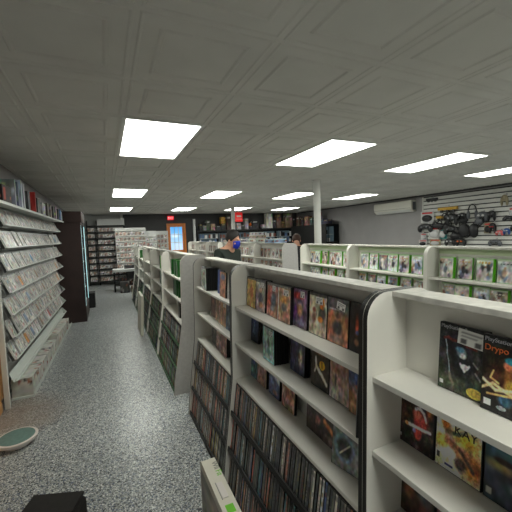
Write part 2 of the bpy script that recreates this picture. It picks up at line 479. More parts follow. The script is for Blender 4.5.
def face_case(label, group, x, y, z, img, body='black', lean=.07, copies=0, sticker=None, rz=0.0, name='game_case', copylabel=None, title=None):
    rot = Euler((-lean, 0, R90+rz), 'XYZ')
    o = link(name, BODY[body], (x, y, z), rot); tag(o, label, 'game case', group)
    cv = link('cover', cover_mesh('cover', img), (0, 0, 0), parent=o)
    if sticker:
        sx, sz, rs, big = sticker
        s = link('price_sticker', STKL if big == 2 else STK if big else STKS, (sx*CW/2, -.0012, sz*CH), (0, rs, 0), cv); s['label'] = 'white barcode price sticker'
    if title:
        for (txt, size, tx, tz, mm) in title:
            t = link('title_lettering', text_mesh(txt, size, mm), (tx*CW, -.0013, tz*CH), (PI/2, 0, 0), cv)
    copies = min(copies, int((.884-.0142-.19*math.sin(lean)-x)/.0149))
    for k in range(copies):
        v = Vector((0, (k+1)*(CT+.0008), 0)); v.rotate(rot)
        c = link(name, BODY[body], Vector((x, y, z))+v+Vector((0, rnd.uniform(-.002, .002), 0)), rot)
        tag(c, 'plain black spare case, %s behind the %s' % (ordw(k+1), copylabel), 'game case', 'spare copies behind face-out cases')
    return o
inkgrey = mat('pale_title_ink', (.72,.72,.74), .5); inkdark = mat('dark_title_ink', (.12,.09,.07), .5); inkorange = mat('orange_title_ink', (.85,.42,.2), .5); inkred = mat('red_title_ink', (.50,.14,.11), .5)
DK = (.09,.09,.10)
N3 = 'large face-out cases in the nearest unit'
# nearest unit, top shelf
A = np.clip(art(84, 118, [('fade', (.20,.23,.18), (.10,.10,.12), .1, .6), ('noise', .5, 6), ('blob', .3, .12, .5, .14, (.25,.29,.20), .8), ('noise', .6, 12),
    ('line', [(.12,.80),(.17,.66),(.18,.55),(.22,.44),(.25,.28)], .012, (.55,.62,.66)), ('line', [(.25,.26),(.27,.18),(.34,.12)], .03, (.42,.40,.33)),
    ('blob', .56, .47, .26, .20, (.10,.11,.13), .3), ('blob', .50, .62, .13, .09, (.42,.47,.50), .4), ('blob', .46, .66, .12, .05, (.30,.48,.60), .4), ('blob', .53, .57, .09, .05, (.70,.70,.68), .4),
    ('blob', .57, .42, .10, .05, (.82,.84,.84), .3), ('line', [(.48,.45),(.57,.36),(.67,.45)], .02, (.8,.8,.8)),
    ('line', [(.75,.52),(.84,.46)], .014, (.5,.5,.5)), ('line', [(.80,.38),(.9,.30)], .016, (.5,.5,.48)),
    ('line', [(.10,.78),(.2,.80),(.3,.77),(.45,.78),(.6,.74),(.8,.72)], .022, (.36,.11,.09)), ('noise', .3, 20),
    ('blob', .80, .085, .17, .075, (.78,.68,.22), .04), ('blob', .80, .085, .12, .05, (.70,.60,.20), .04), ('rect', .03, .12, .06, .12, (.78,.78,.76)), ('rect', 0, 1, .9, 1, (.14,.15,.15)), ('noise', .35, 36), ('noise', .25, 60)], 1)*1.20, 0, .96)
face_case('dark game case with a pale-haired armoured figure, yellow seal and large white price sticker', N3, .856, .578, 1.191, A, sticker=(.36, .845, .07, 2),
    title=[('PlayStation 2', .0145, -.46, .925, inkgrey)])
B = np.clip(art(84, 118, [('bg', (.13,.10,.09)), ('noise', .5, 5), ('blob', .45, .45, .5, .35, (.35,.17,.08), .9), ('blob', .55, .50, .18, .28, (.62,.34,.16), .4), ('blob', .50, .66, .15, .08, (.78,.40,.26), .3),
    ('blob', .52, .73, .16, .06, (.14,.55,.66), .3), ('blob', .50, .38, .14, .12, (.75,.60,.25), .4), ('blob', .42, .20, .16, .10, (.16,.30,.40), .4), ('blob', .7, .16, .12, .10, (.45,.18,.12), .4), ('noise', .5, 12),
    ('line', [(.02,.40),(.25,.30),(.6,.36),(.98,.42)], .022, (.98,.86,.62)), ('line', [(.0,.28),(.2,.38),(.5,.30),(.9,.22)], .02, (.98,.80,.55)), ('line', [(.1,.22),(.4,.26),(.8,.32)], .014, (.95,.7,.4)), ('line', [(.2,.55),(.15,.45),(.3,.4)], .014, (.95,.7,.4)),
    ('rect', .04, .18, .06, .15, (.80,.80,.78)), ('blob', .36, .085, .09, .03, (.55,.58,.6), .1), ('rect', 0, 1, .0, .045, (.10,.10,.10)), ('rect', 0, 1, .885, 1, (.12,.13,.13)), ('noise', .35, 36), ('noise', .25, 60)], 2)*1.25, 0, .96)
face_case('dark game case with a blue-capped figure swirled in glowing light trails', N3, .842, .449, 1.191, B,
    title=[('PlayStation 2', .0145, -.46, .92, inkgrey), ('Drypo', .021, -.46, .80, inkorange)])
# nearest unit, second shelf
C = np.clip(art(84, 118, [('bg', (.17,.12,.10)), ('noise', .7, 7), ('blob', .2, .6, .2, .3, (.28,.17,.11), .8), ('blob', .88, .75, .12, .2, (.55,.28,.10), .6), ('noise', .7, 14),
    ('blob', .66, .50, .24, .20, (.70,.20,.18), .4), ('blob', .55, .60, .15, .10, (.78,.34,.26), .4), ('line', [(.5,.68),(.62,.72),(.74,.66),(.80,.55)], .028, (.82,.80,.78)), ('blob', .58, .28, .13, .14, (.72,.18,.15), .35),
    ('line', [(.26,.36),(.45,.37),(.7,.38),(.92,.40)], .026, (.85,.80,.85)), ('blob', .26, .36, .06, .04, (.9,.55,.3), .3), ('blob', .48, .30, .06, .05, (.45,.40,.65), .4), ('noise', .4, 20),
    ('line', [(.12,.86),(.3,.88),(.6,.80)], .03, (.35,.10,.07)), ('rect', .04, .12, .07, .13, (.6,.6,.58)), ('noise', .35, 36), ('noise', .25, 60)], 3)*1.35, 0, .96)
face_case('dark brown game case with a red-robed figure holding a white blade, below the yellow-seal case', N3, .856, .727, .951, C)
D = np.clip(art(84, 118, [('bg', (.78,.72,.60)), ('blob', .7, .60, .4, .25, (.72,.56,.12), .7), ('blob', .12, .42, .22, .14, (.80,.72,.22), .5), ('blob', .85, .25, .3, .3, (.70,.38,.16), .6), ('noise', .4, 7),
    ('line', [(.05,.95),(.2,.78),(.3,.62)], .08, (.28,.22,.14)), ('blob', .22, .72, .12, .1, (.70,.42,.12), .5), ('line', [(.25,.48),(.5,.40),(.62,.22)], .06, (.55,.34,.20)), ('blob', .62, .36, .18, .14, (.70,.44,.28), .5), ('blob', .58, .20, .18, .14, (.22,.16,.14), .5),
    ('line', [(.40,.62),(.52,.64),(.68,.74)], .03, (.22,.26,.18)), ('line', [(.55,.42),(.85,.2)], .035, (.25,.16,.12)), ('noise', .6, 14), ('rect', .03, .1, .12, .22, (.2,.2,.2)), ('rect', .22, .42, .06, .1, (.16,.18,.38)), ('blob', .65, .86, .5, .2, (.74,.68,.52), .7), ('noise', .35, 36), ('noise', .25, 60)], 4)*1.45, 0, .96)
face_case('yellow and orange game case with a clawed figure and jagged black three-letter title', N3, .856, .588, .951, D, title=[('KAY', .034, -.08, .63, inkdark)])
E_ = art(40, 56, [('fade', (.20,.24,.30), (.25,.45,.50), .4, .8), ('blob', .3, .52, .4, .1, (.75,.65,.35), .8), ('noise', .5, 7), ('blob', .35, .60, .25, .05, (.25,.15,.12), .4), ('blob', .6, .30, .2, .1, (.40,.48,.52), .6), ('noise', .4, 14), ('rect', .05, .15, .07, .15, (.7,.7,.66))], 5)
face_case('blue and gold seascape game case with a pointing dark figure, cut by the frame', N3, .856, .449, .951, E_)
face_case('game case with a bare-chested orange-haired warrior, lowest in the nearest unit', N3, .856, .727, .711, art(40, 56, [('bg', (.28,.17,.13)), ('noise', .6, 5), ('blob', .75, .6, .3, .3, (.34,.38,.42), .6), ('blob', .35, .75, .2, .14, (.65,.26,.10), .5), ('blob', .45, .78, .1, .05, (.85,.55,.15), .4), ('blob', .3, .45, .2, .2, (.62,.36,.22), .5), ('blob', .85,.85,.2,.1,(.5,.25,.1),.5), ('noise', .6, 12)], 6))
face_case('reddish grey game case beside the orange-haired warrior case', N3, .856, .586, .711, art(40, 56, [('bg', (.42,.30,.26)), ('noise', .8, 5), ('blob', .3, .7, .2, .2, (.55,.35,.25), .6), ('blob', .7, .8, .2, .1, (.12,.16,.30), .6), ('noise', .6, 12)], 7))
# middle unit
N2 = 'face-out cases in the middle unit'
P_ = lambda s, ops, n=(40, 56): np.clip(art(max(n[0], 30), max(n[1], 42), ops+[('noise', .45, 16)], s)*1.28+.015, 0, .95)
def mid(label, x, y, z, img, **k):
    return face_case(label, N2, x, y, z, img, **k)
mid('yellow game case with a rearing orange figure, against the far end panel', .815, 1.912, 1.191, P_(11, [('bg', (.70,.55,.28)), ('noise', .4, 5), ('blob', .55, .5, .25, .3, (.72,.40,.20), .6), ('blob', .25, .72, .2, .1, (.78,.62,.25), .5), ('noise', .4, 10), ('rect', 0, 1, .93, 1, (.3,.28,.26))]))
mid('grey game case with a seated dark figure and white sticker, beside the yellow case', .815, 1.775, 1.191, P_(12, [('bg', (.52,.48,.46)), ('noise', .5, 5), ('blob', .5, .42, .35, .22, (.22,.22,.26), .5), ('blob', .5, .66, .15, .1, (.66,.48,.38), .4), ('blob', .55, .2, .3, .12, (.62,.38,.26), .5), ('noise', .4, 10), ('rect', 0, 1, .92, 1, (.32,.32,.32))]), sticker=(.42, .84, 0, False), copies=2, copylabel='grey seated-figure case')
mid('red and blue-grey game case with a robot shape and white sticker', .815, 1.622, 1.191, P_(13, [('bg', (.58,.36,.30)), ('noise', .5, 5), ('blob', .2, .5, .2, .4, (.65,.22,.15), .6), ('blob', .6, .5, .28, .3, (.26,.30,.36), .5), ('blob', .55, .25, .2, .12, (.45,.48,.5), .4), ('blob', .4, .1, .4, .1, (.65,.40,.32), .5), ('noise', .4, 10), ('rect', 0, 1, .92, 1, (.35,.33,.32))]), sticker=(.3, .84, 0, False))
mid('orange game case with white-framed crowd art and a white sticker', .812, 1.485, 1.191, P_(14, [('bg', (.62,.48,.36)), ('noise', .5, 5), ('blob', .5, .62, .4, .14, (.72,.50,.22), .5), ('blob', .5, .4, .3, .16, (.28,.26,.30), .5), ('blob', .55, .2, .35, .12, (.60,.36,.28), .5), ('noise', .5, 10), ('rect', 0, .06, 0, 1, (.75,.72,.68)), ('rect', 0, 1, .93, 1, (.4,.38,.36))]), sticker=(.3, .82, 0, True), copies=4, copylabel='orange crowd-art case')
mid('purple and red fantasy game case with white sticker on the top shelf', .83, 1.362, 1.191, P_(15, [('bg', (.36,.26,.36)), ('noise', .5, 5), ('blob', .4, .82, .5, .12, (.62,.16,.16), .5), ('blob', .5, .45, .3, .2, (.62,.46,.28), .5), ('blob', .2, .35, .2, .3, (.30,.16,.40), .5), ('blob', .6, .15, .4, .12, (.42,.38,.50), .5), ('noise', .6, 10)]), sticker=(.36, .86, 0, False), copies=1, copylabel='purple fantasy case')
mid('cream game case with an orange striped animal shape and white sticker', .83, 1.212, 1.191, P_(16, [('bg', (.66,.61,.52)), ('noise', .3, 5), ('blob', .75, .55, .26, .28, (.20,.17,.16), .5), ('blob', .65, .40, .18, .09, (.80,.42,.12), .4), ('blob', .3, .42, .2, .16, (.40,.26,.20), .6), ('blob', .3, .6, .14, .08, (.60,.30,.22), .5), ('line', [(.62,.80),(.80,.86),(.84,.76),(.66,.70),(.80,.68)], .04, (.80,.42,.10)), ('noise', .4, 10), ('rect', 0, 1, .94, 1, (.25,.23,.22))]), sticker=(.15, .83, 0, True))
mid('grey-topped game case with a dark warrior before orange sky and tilted sticker', .83, 1.074, 1.191, P_(17, [('fade', (.60,.36,.24), (.30,.30,.30), .55, .75), ('noise', .3, 5), ('blob', .5, .36, .32, .22, (.16,.17,.18), .5), ('blob', .5, .62, .13, .08, (.34,.24,.18), .4), ('blob', .2, .6, .2, .2, (.66,.38,.24), .6), ('blob', .5, .1, .5, .12, (.46,.36,.32), .6), ('rect', .1, .6, .74, .77, (.5,.5,.5)), ('noise', .4, 10)]), sticker=(.3, .84, .18, True))
mid('black game case with a narrow fiery figure, by the black panel edging', .832, .936, 1.191, P_(18, [('bg', (.07,.06,.06)), ('blob', .3, .55, .1, .3, (.55,.20,.08), .6), ('blob', .32, .4, .1, .06, (.20,.26,.45), .5), ('blob', .3, .2, .14, .1, (.50,.30,.20), .5), ('noise', .5, 10)]))
# second shelf
mid('small-looking blue game case standing alone at the back of the second shelf', .845, 1.955, .951, P_(21, [('fade', (.12,.14,.20), (.20,.26,.42), .1, .7), ('noise', .4, 5), ('line', [(.4,.3),(.5,.65),(.6,.3)], .04, (.42,.52,.62)), ('rect', 0, 1, .88, 1, (.45,.15,.13))]))
mid('pale teal game case with a white sticker heading a deep stack', .775, 1.60, .951, P_(22, [('bg', (.50,.60,.56)), ('noise', .4, 5), ('blob', .5, .55, .14, .3, (.28,.30,.28), .6), ('blob', .5, .3, .25, .15, (.26,.42,.42), .6), ('rect', 0, .07, 0, 1, (.35,.65,.64)), ('rect', .93, 1, 0, 1, (.35,.65,.64)), ('rect', 0, 1, 0, .06, (.40,.68,.68)), ('noise', .4, 10)]), sticker=(.45, .84, 0, False), copies=8, copylabel='pale teal case', lean=.03)
mid('navy game case with a pale ragged figure, half hidden by the deep stack', .83, 1.395, .951, P_(23, [('bg', (.15,.17,.28)), ('noise', .5, 5), ('blob', .72, .45, .2, .35, (.66,.62,.56), .6), ('blob', .62, .5, .1, .1, (.38,.28,.22), .4), ('blob', .3, .5, .2, .3, (.12,.14,.30), .5), ('noise', .6, 10)]), copies=3, copylabel='navy ragged-figure case')
mid('black game case with a white leaping figure and round yellow badge', .83, 1.205, .951, P_(24, [('bg', (.11,.10,.09)), ('noise', .3, 5), ('line', [(.25,.70),(.28,.50),(.45,.42),(.62,.34),(.9,.18)], .05, (.80,.78,.72)), ('line', [(.28,.5),(.2,.36)], .035, (.8,.78,.72)), ('blob', .62, .58, .16, .11, (.85,.60,.08), .04), ('rect', .58, .66, .50, .66, (.55,.36,.05)), ('blob', .5, .86, .42, .08, (.45,.27,.14), .5), ('noise', .3, 10)], (40, 56)))
mid('pale brown game case with a lone walking figure on sand', .83, 1.068, .951, P_(25, [('fade', (.62,.57,.53), (.48,.36,.30), .2, .8), ('noise', .4, 5), ('blob', .3, .45, .07, .2, (.25,.20,.22), .4), ('blob', .3, .68, .3, .12, (.56,.36,.28), .6), ('rect', .5, .9, .84, .9, (.40,.33,.26)), ('noise', .4, 10)], (40, 56)))
mid('blue-topped orange game case with a flying shape, at the crowded shelf end', .822, .932, .951, P_(26, [('fade', (.60,.38,.26), (.18,.25,.42), .4, .7), ('noise', .5, 5), ('blob', .5, .6, .3, .07, (.62,.30,.20), .5), ('blob', .6, .45, .35, .06, (.5,.46,.5), .5), ('blob', .5, .2, .4, .14, (.66,.44,.28), .6), ('noise', .5, 10)], (40, 56)), lean=.02)
bo = link('game_case', BODY['black'], (.775, .905, .951), Euler((-.06, 0, R90-.72), 'XYZ')); tag(bo, 'black game case jutting over the shelf edge by the black panel edging', 'game case', N2)
# third shelf
mid('green and blue game case with orange top, by the third shelf end panel', .835, 1.968, .711, P_(31, [('bg', (.20,.32,.36)), ('noise', .5, 5), ('blob', .5, .85, .4, .15, (.60,.36,.18), .5), ('blob', .6, .6, .2, .2, (.20,.26,.50), .5), ('blob', .4, .25, .35, .2, (.35,.55,.50), .6), ('noise', .5, 10)]))
mid('dusty pink game case with blurred figures on the third shelf', .832, 1.83, .711, P_(32, [('bg', (.52,.40,.36)), ('noise', .5, 5), ('blob', .5, .5, .3, .25, (.45,.32,.32), .6), ('blob', .4, .15, .4, .12, (.58,.44,.36), .6), ('noise', .4, 10)]), copies=1, copylabel='dusty pink case')
mid('blue game case crossed by a pale diagonal band', .832, 1.665, .711, P_(33, [('bg', (.22,.26,.42)), ('noise', .4, 5), ('line', [(.0,.85),(1,.55)], .1, (.62,.64,.66)), ('blob', .5, .3, .35, .2, (.30,.32,.46), .6), ('blob', .6, .14, .3, .1, (.48,.32,.3), .6), ('noise', .4, 10)]))
mid('orange-brown game case with crowded art standing just before an empty gap', .83, 1.50, .711, P_(34, [('bg', (.58,.42,.34)), ('noise', .6, 5), ('blob', .5, .75, .4, .15, (.62,.48,.34), .6), ('blob', .5, .45, .35, .2, (.52,.28,.20), .6), ('blob', .4, .2, .3, .14, (.60,.40,.40), .6), ('noise', .7, 10)]))
mid('dark maroon game case after the empty gap on the third shelf', .836, 1.265, .711, P_(35, [('bg', (.18,.12,.12)), ('noise', .6, 5), ('blob', .6, .75, .3, .1, (.5,.5,.48), .5), ('blob', .7, .4, .2, .15, (.55,.32,.24), .6), ('noise', .5, 10)]))
mid('brown game case with pink title marks and an orange stripe', .835, 1.135, .711, P_(36, [('bg', (.22,.18,.17)), ('noise', .5, 5), ('blob', .3, .9, .1, .06, (.75,.35,.4), .4), ('blob', .6, .8, .1, .06, (.75,.35,.4), .4), ('line', [(.1,.5),(.9,.25)], .07, (.66,.36,.16)), ('blob', .4, .15, .4, .12, (.36,.30,.28), .6), ('noise', .4, 10)], (40, 56)))
mid('tilted grey game case with a blue oval and a yellow title, leaning forward', .80, 1.005, .711, P_(37, [('bg', (.42,.43,.42)), ('noise', .3, 5), ('blob', .45, .45, .42, .33, (.42,.50,.58), .15), ('blob', .47, .45, .32, .25, (.20,.21,.22), .3), ('line', [(.3,.3),(.65,.55)], .02, (.7,.68,.6)), ('line', [(.15,.86),(.4,.88),(.9,.78)], .05, (.72,.50,.12)), ('noise', .4, 10)], (40, 56)), rz=.22, lean=.12)
# narrow unit beside the gap
N1 = 'face-out cases in the narrow unit'
def nar(label, x, y, z, img, **k): return face_case(label, N1, x-.018, y, z, img, **k)
nar('pale lilac game case against the end panel, top shelf of the narrow unit', .80, 2.93, 1.191, P_(41, [('bg', (.58,.57,.60)), ('noise', .4, 5), ('blob', .6, .3, .3, .2, (.60,.42,.40), .6), ('blob', .5, .7, .3, .15, (.70,.70,.74), .6), ('noise', .4, 10)], (20, 28)))
nar('pale grey-green game case heading a deep black stack in the narrow unit', .765, 2.755, 1.191, P_(42, [('bg', (.60,.62,.58)), ('noise', .4, 5), ('blob', .5, .4, .3, .25, (.36,.40,.36), .6), ('blob', .5, .75, .3, .1, (.62,.42,.36), .5), ('noise', .4, 10)], (20, 28)), copies=8, copylabel='pale grey-green case', lean=.02)
nar('blue game case peeping out behind the orange one in the narrow unit', .815, 2.475, 1.191, P_(43, [('bg', (.16,.26,.48)), ('noise', .4, 5), ('blob', .5, .3, .4, .2, (.35,.40,.50), .6)], (20, 28)))
nar('orange and blue-topped game case near the long unit, top shelf', .79, 2.345, 1.191, P_(44, [('bg', (.62,.40,.28)), ('noise', .4, 5), ('blob', .5, .8, .5, .15, (.36,.42,.56), .5), ('blob', .5, .4, .25, .2, (.66,.44,.30), .6), ('blob', .6, .2, .2, .2, (.45,.26,.2), .6), ('noise', .4, 10)], (20, 28)))
nar('maroon game case in the corner of the second shelf, narrow unit', .83, 2.75, .951, P_(45, [('bg', (.30,.16,.13)), ('noise', .5, 5), ('blob', .5, .7, .3, .15, (.50,.28,.2), .6)], (20, 28)))
nar('tan game case with a brown figure, second shelf of the narrow unit', .815, 2.57, .951, P_(46, [('bg', (.56,.42,.33)), ('noise', .5, 5), ('blob', .6, .5, .2, .3, (.40,.26,.2), .6), ('noise', .5, 10)], (20, 28)))
nar('peach game case with stickered top, second shelf of the narrow unit', .81, 2.425, .951, P_(47, [('bg', (.62,.44,.32)), ('noise', .5, 5), ('blob', .5, .4, .25, .25, (.52,.32,.26), .6), ('rect', .5, .9, .8, .94, (.7,.68,.66))], (20, 28)))
nar('steel blue game case by the long unit, second shelf', .805, 2.28, .951, P_(48, [('bg', (.26,.31,.38)), ('noise', .5, 5), ('blob', .5, .4, .3, .25, (.40,.44,.48), .6), ('noise', .5, 10)], (20, 28)))
nar('charcoal game case in the corner of the third shelf, narrow unit', .83, 2.75, .711, P_(49, [('bg', (.16,.16,.18)), ('noise', .5, 5), ('blob', .5, .6, .3, .2, (.36,.33,.33), .6)], (20, 28)))
nar('rosy game case with grey figures, third shelf of the narrow unit', .815, 2.585, .711, P_(50, [('bg', (.50,.38,.36)), ('noise', .5, 5), ('blob', .5, .4, .3, .25, (.62,.50,.46), .6), ('noise', .5, 10)], (20, 28)))
nar('reddish game case with a light bottom, third shelf of the narrow unit', .81, 2.44, .711, P_(51, [('bg', (.46,.30,.26)), ('noise', .5, 5), ('blob', .5, .2, .4, .2, (.60,.50,.46), .6), ('noise', .5, 10)], (20, 28)), copies=4, copylabel='reddish light-bottomed case')

# ------------------------------------------------------------------ spine-out cases in the lower bins
SPC = [((.20,.21,.20),'grey'),((.15,.15,.16),'black'),((.24,.25,.23),'grey'),((.18,.20,.19),'dark grey'),((.14,.14,.15),'black'),((.34,.30,.27),'brown-grey'),((.42,.25,.20),'rust'),((.50,.30,.24),'red-brown'),((.16,.22,.34),'blue'),((.46,.44,.40),'pale grey'),((.16,.30,.32),'teal'),((.44,.36,.18),'ochre'),((.55,.20,.16),'red'),((.60,.58,.52),'cream')]
def spine_case(k, base):
    r = random.Random(900+k)
    nz = 16
    ops = [('bg', base), ('noise', .5, 6)]
    t = r.choice([(.70,.68,.62),(.58,.30,.20),(.60,.50,.25),(.40,.45,.50),(.5,.5,.48)])
    y = .12
    while y < .75:
        L = .03+.08*r.random(); 
        if r.random() < .6: ops.append(('rect', .25, .75, y, y+L, tuple(.7*a+.3*q for a, q in zip(t, base))))
        y += L+.03
    ops.append(('rect', 0, 1, .87, .94, tuple(.6*q+.12 for q in base)))
    im = art(4, nz*2, ops, k)
    b = MB(); w = .0142
    b.box(-w/2, w/2, 0, CW, 0, CH, 0); b.box(-w/2, w/2, 0, CW, CH, CH+.0006, 2)
    b.grid((-w/2+.0008, -.0008, .003), (w-.0016, 0, 0), (0, 0, CH-.006), im, 1)
    return b.mesh('spine_out_game_case', [M['plastic'], M['print'], M['casetop']])
LIT = lambda c: tuple(min(.9, q*1.6+.10) for q in c)
M['casetop'] = mat('lit_case_top', (.40, .39, .37), .4)  # light on the black case tops, painted as a paler grey
SPM = [(spine_case(k, LIT(SPC[k % len(SPC)][0])), SPC[k % len(SPC)][1]) for k in range(42)]
def spine_rows(dx, xb, bi):
    z = BINZ[bi]; return dx+front_x(z, xb, .705, .722)+.022, z+.001
def place_spine(x, y, z, me, lean, tilt, label, group):
    o = link('spine_out_game_case', me, (x, y, z), Euler((-lean, tilt, R90), 'XYZ')); tag(o, label, 'game case', group)
BIN = ['bottom', 'middle', 'top']
spine_counts = 0
for uname, ya, yb, bi, y_stop, pal in (('long unit', .85, 2.0, 2, .86, None), ('long unit', .85, 2.0, 1, 1.16, None), ('long unit', .85, 2.0, 0, 1.50, None),
                                  ('narrow unit', 2.045, 3.0, 2, 2.05, None), ('narrow unit', 2.045, 3.0, 1, 2.05, None), ('narrow unit', 2.045, 3.0, 0, 2.40, None)):
    x, z = spine_rows(0, .61, bi)
    y = yb-.010; n = 0; r = random.Random(len(uname)*7+bi)
    while y > y_stop+.008:
        w = r.random()
        pool = SPM
        me, cname = r.choice(SPM) if w < (.9 if 'narrow' in uname else .6) else r.choice([q for q in SPM if q[1] in ('grey','black','dark grey')])
        n += 1; spine_counts += 1
        place_spine(x+r.uniform(0, .006), y, z+.0005, me, .15, r.uniform(-.012, .012), '%s spine-out case, %s from the far panel, %s bin of the %s' % (cname, ordw(n), BIN[bi], uname), 'spine-out cases in the %s bin of the %s' % (BIN[bi], uname))
        y -= .0160+(.010 if r.random() < .03 else 0)
    
# the many spines further along : one mass
b = MB()
def spine_mass(dx, xb, y0, y1, bi, seed, dens=1.0, gk=0.0):
    r = random.Random(seed); x, z = spine_rows(dx, xb, bi); y = y1-.012
    while y > y0+.012:
        if r.random() < dens:
            w = .0142; h = CH*r.choice((1, 1, 1, .93)); l = .15
            base = r.choice(SPC)[0] if r.random() < .6 else (.18,.19,.19)
            if r.random() < gk: base = (.16,.40,.15)
            o = Vector((x+r.uniform(0, .008), y, z)); up = Vector((math.sin(l), 0, math.cos(l))); dp = Vector((math.cos(l), 0, -math.sin(l)))
            b.obox(o+dp*(CW/2)+up*(h/2), dp*(CW/2), Vector((0, w/2, 0)), up*(h/2), 0)
            im = np.array([[np.array(LIT(base))*q]*2 for q in (.9, 1.0, 1.6, .8, 1.4, .7)])
            b.grid(o-dp*.0008+Vector((0, w/2-.001, 0))+up*.003, Vector((0, -w+.002, 0)), up*(h-.006), im, 1)
        y -= .0162
for i in range(5):
    for bi in range(3): spine_mass(-.03, .588, R2Y[i]+.02, R2Y[i+1]-.02, bi, 50+i*3+bi, .95, .07)
for bi, y1 in ((1, 1.15), (0, 1.49)): spine_mass(0, .61, .85, y1, bi, 90+bi)
spine_mass(0, .61, 2.045, 2.39, 0, 97)
tag(b.obj('spine_out_game_cases', [M['plastic'], M['print']]), 'rows of spine-out game cases packing the low bins of the aisle row', 'game cases', kind='stuff')

# ------------------------------------------------------------------ cases on the aisle row's upper shelves
def spine_solid(name, shell, base):
    b = MB(); b.box(-.0071, .0071, 0, CW, 0, CH, 0)
    b.grid((-.0062, -.0008, .004), (.0124, 0, 0), (0, 0, CH-.008), art(3, 14, [('bg', base), ('noise', .4, 5), ('rect', .2, .8, .2, .6, tuple(.5*q+.3 for q in base))]), 1)
    return b.mesh(name, [shell, M['print']])
GSP = [(spine_solid('green_spine_case', M['casedarkgreen'], (.12,.40,.14)), 'dark green'), (spine_solid('green_spine_case', M['casegreen'], (.70,.72,.68)), 'white-spined'), (spine_solid('green_spine_case', M['plastic'], (.12,.12,.12)), 'black')]
pats = [(0, 2, 'top', [(3.50, 7), (3.66, 5), (3.86, 5)]), (0, 1, 'second', [(3.50, 3), (3.62, 14)]), (0, 0, 'third', [(3.50, 5)]),
        (1, 2, 'top', [(4.82, 6)]), (1, 1, 'second', [(4.82, 8)]), (1, 0, 'third', [(4.84, 6)]),
        (2, 2, 'top', [(6.05, 4)]), (2, 1, 'second', [(6.05, 6)]), (2, 0, 'third', [(6.06, 5)]), (3, 2, 'top', [(8.05, 6)]), (3, 0, 'third', [(7.5, 5)])]
UN = ['first', 'second', 'third', 'fourth', 'fifth']
for u, sh, sn, gs in pats:
    n = 0; r = random.Random(u*10+sh)
    for y, k in gs:
        for q in range(k):
            me, cn = (r.choice(GSP) if u else GSP[[0,0,1,0,2,1,0][q % 7]]) if sh else r.choice(GSP[1:]) 
            if u == 2 and sh == 2: me, cn = GSP[0]
            if u == 0 and sh == 1: me, cn = GSP[0 if q < 10 else 2]
            n += 1
            tag(link('green_spine_case', me, (.735, y+(.34 if u == 0 else .33)+q*.0152, SHZ[sh]+.0005), (-.02, 0, R90)), '%s upright case, %s along the %s shelf, %s unit of the aisle row' % (cn, ordw(n), sn, UN[u]), 'game case', 'upright cases on the aisle row shelves')

# ------------------------------------------------------------------ green-edged cases, face-out
def green_parts(seed, nx=16, ny=22):
    r = random.Random(seed)
    base = r.choice([(.82,.82,.80),(.74,.72,.70),(.50,.52,.56),(.78,.77,.74),(.60,.50,.46),(.80,.82,.84)])
    pal = [(.80,.80,.78),(.38,.40,.48),(.60,.36,.28),(.15,.15,.18),(.70,.56,.48),(.45,.55,.68),(.84,.82,.78),(.84,.84,.84)]
    ops = random_ops(seed, base, pal, 8, header=(.72,.78,.66), sticker=.1)
    return cover_mesh('cover', art(nx, ny, ops, seed))
GCOV = [green_parts(300+k) for k in range(22)]
def green_case(x, y, z, k, label, group, rz=0):
    o = link('green_game_case', BODY['green'], (x, y, z), Euler((-.08, 0, R90+rz), 'XYZ')); tag(o, label, 'game case', group)
    link('cover', GCOV[k % len(GCOV)], (0, 0, 0), parent=o); return o
GUN = ['cut-off unit', 'unit under the accessory wall', 'unit below the air conditioner', 'unit beside the grey end panel']
k = 0
for u in range(4):
    for sh, sn, step in ((2, 'top', .148), (1, 'second', .148), (0, 'third', .16)):
        r = random.Random(u*5+sh+3); n = 0
        y = GY[u+1]-.12-r.random()*.05
        while y > GY[u]+.09:
            if sh == 1 and r.random() < .12: y -= .1; continue
            n += 1; k += 1
            dep = r.choice((0, 0, .02, .035))
            xx = GDX+.838-dep
            green_case(xx, y, SHZ[sh]+.001, r.randrange(22), 'green-edged face-out case, %s from the far panel, %s shelf, %s' % (ordw(n), sn, GUN[u]), 'green-edged cases on the %s shelf' % sn)
            if dep > .01 and sh:
                tag(link('green_game_case', BODY['green'], (xx+.016, y-.004, SHZ[sh]+.001), Euler((-.08, 0, R90), 'XYZ')), 'spare green case, behind %s face-out case, %s shelf, %s' % (ordw(n), sn, GUN[u]), 'game case', 'spare green cases')
            y -= step+r.choice((0, .004, .012, .03))

# white/colourful cases on the rear row
WCOV = []
for k in range(20):
    r = random.Random(k+70)
    ops = random_ops(500+k, r.choice([(.78,.78,.77),(.66,.62,.58),(.50,.42,.40),(.74,.74,.76)]), [(.78,.78,.76),(.40,.30,.28),(.62,.22,.2),(.3,.36,.45),(.62,.55,.45),(.2,.2,.22),(.75,.6,.45)], 7, header=(.8,.8,.8), sticker=0)
    WCOV.append(tiny_case('rear_row_game_case', M['casewhite'], art(9, 12, ops, k)))
redcase = tiny_case('rear_row_game_case', M['redp'], art(9, 12, [('bg', (.75,.14,.14)), ('noise', .3, 4)], 3))
for u in range(6):
    for sh, sn in ((2, 'top'), (1, 'second')):
        r = random.Random(u*3+sh+40); y = W3Y[u+1]-.12; n = 0
        while y > W3Y[u]+.1:
            n += 1
            me = r.choice(WCOV)
            if (u, sh, n) == (2, 2, 4): me = redcase
            tag(link('rear_row_game_case', me, (W3DX+.84-r.random()*.03, y, SHZ[sh]+.001), Euler((-.08, 0, R90), 'XYZ')), 'small white-edged case, %s along the %s shelf, %s rear unit past the grey panel' % (ordw(n), sn, ordw(u+1)) if me is not redcase else 'bright red case standing out among white ones behind the masked man', 'game case', 'white-edged cases of the rear row')
            y -= .148+r.random()*.05
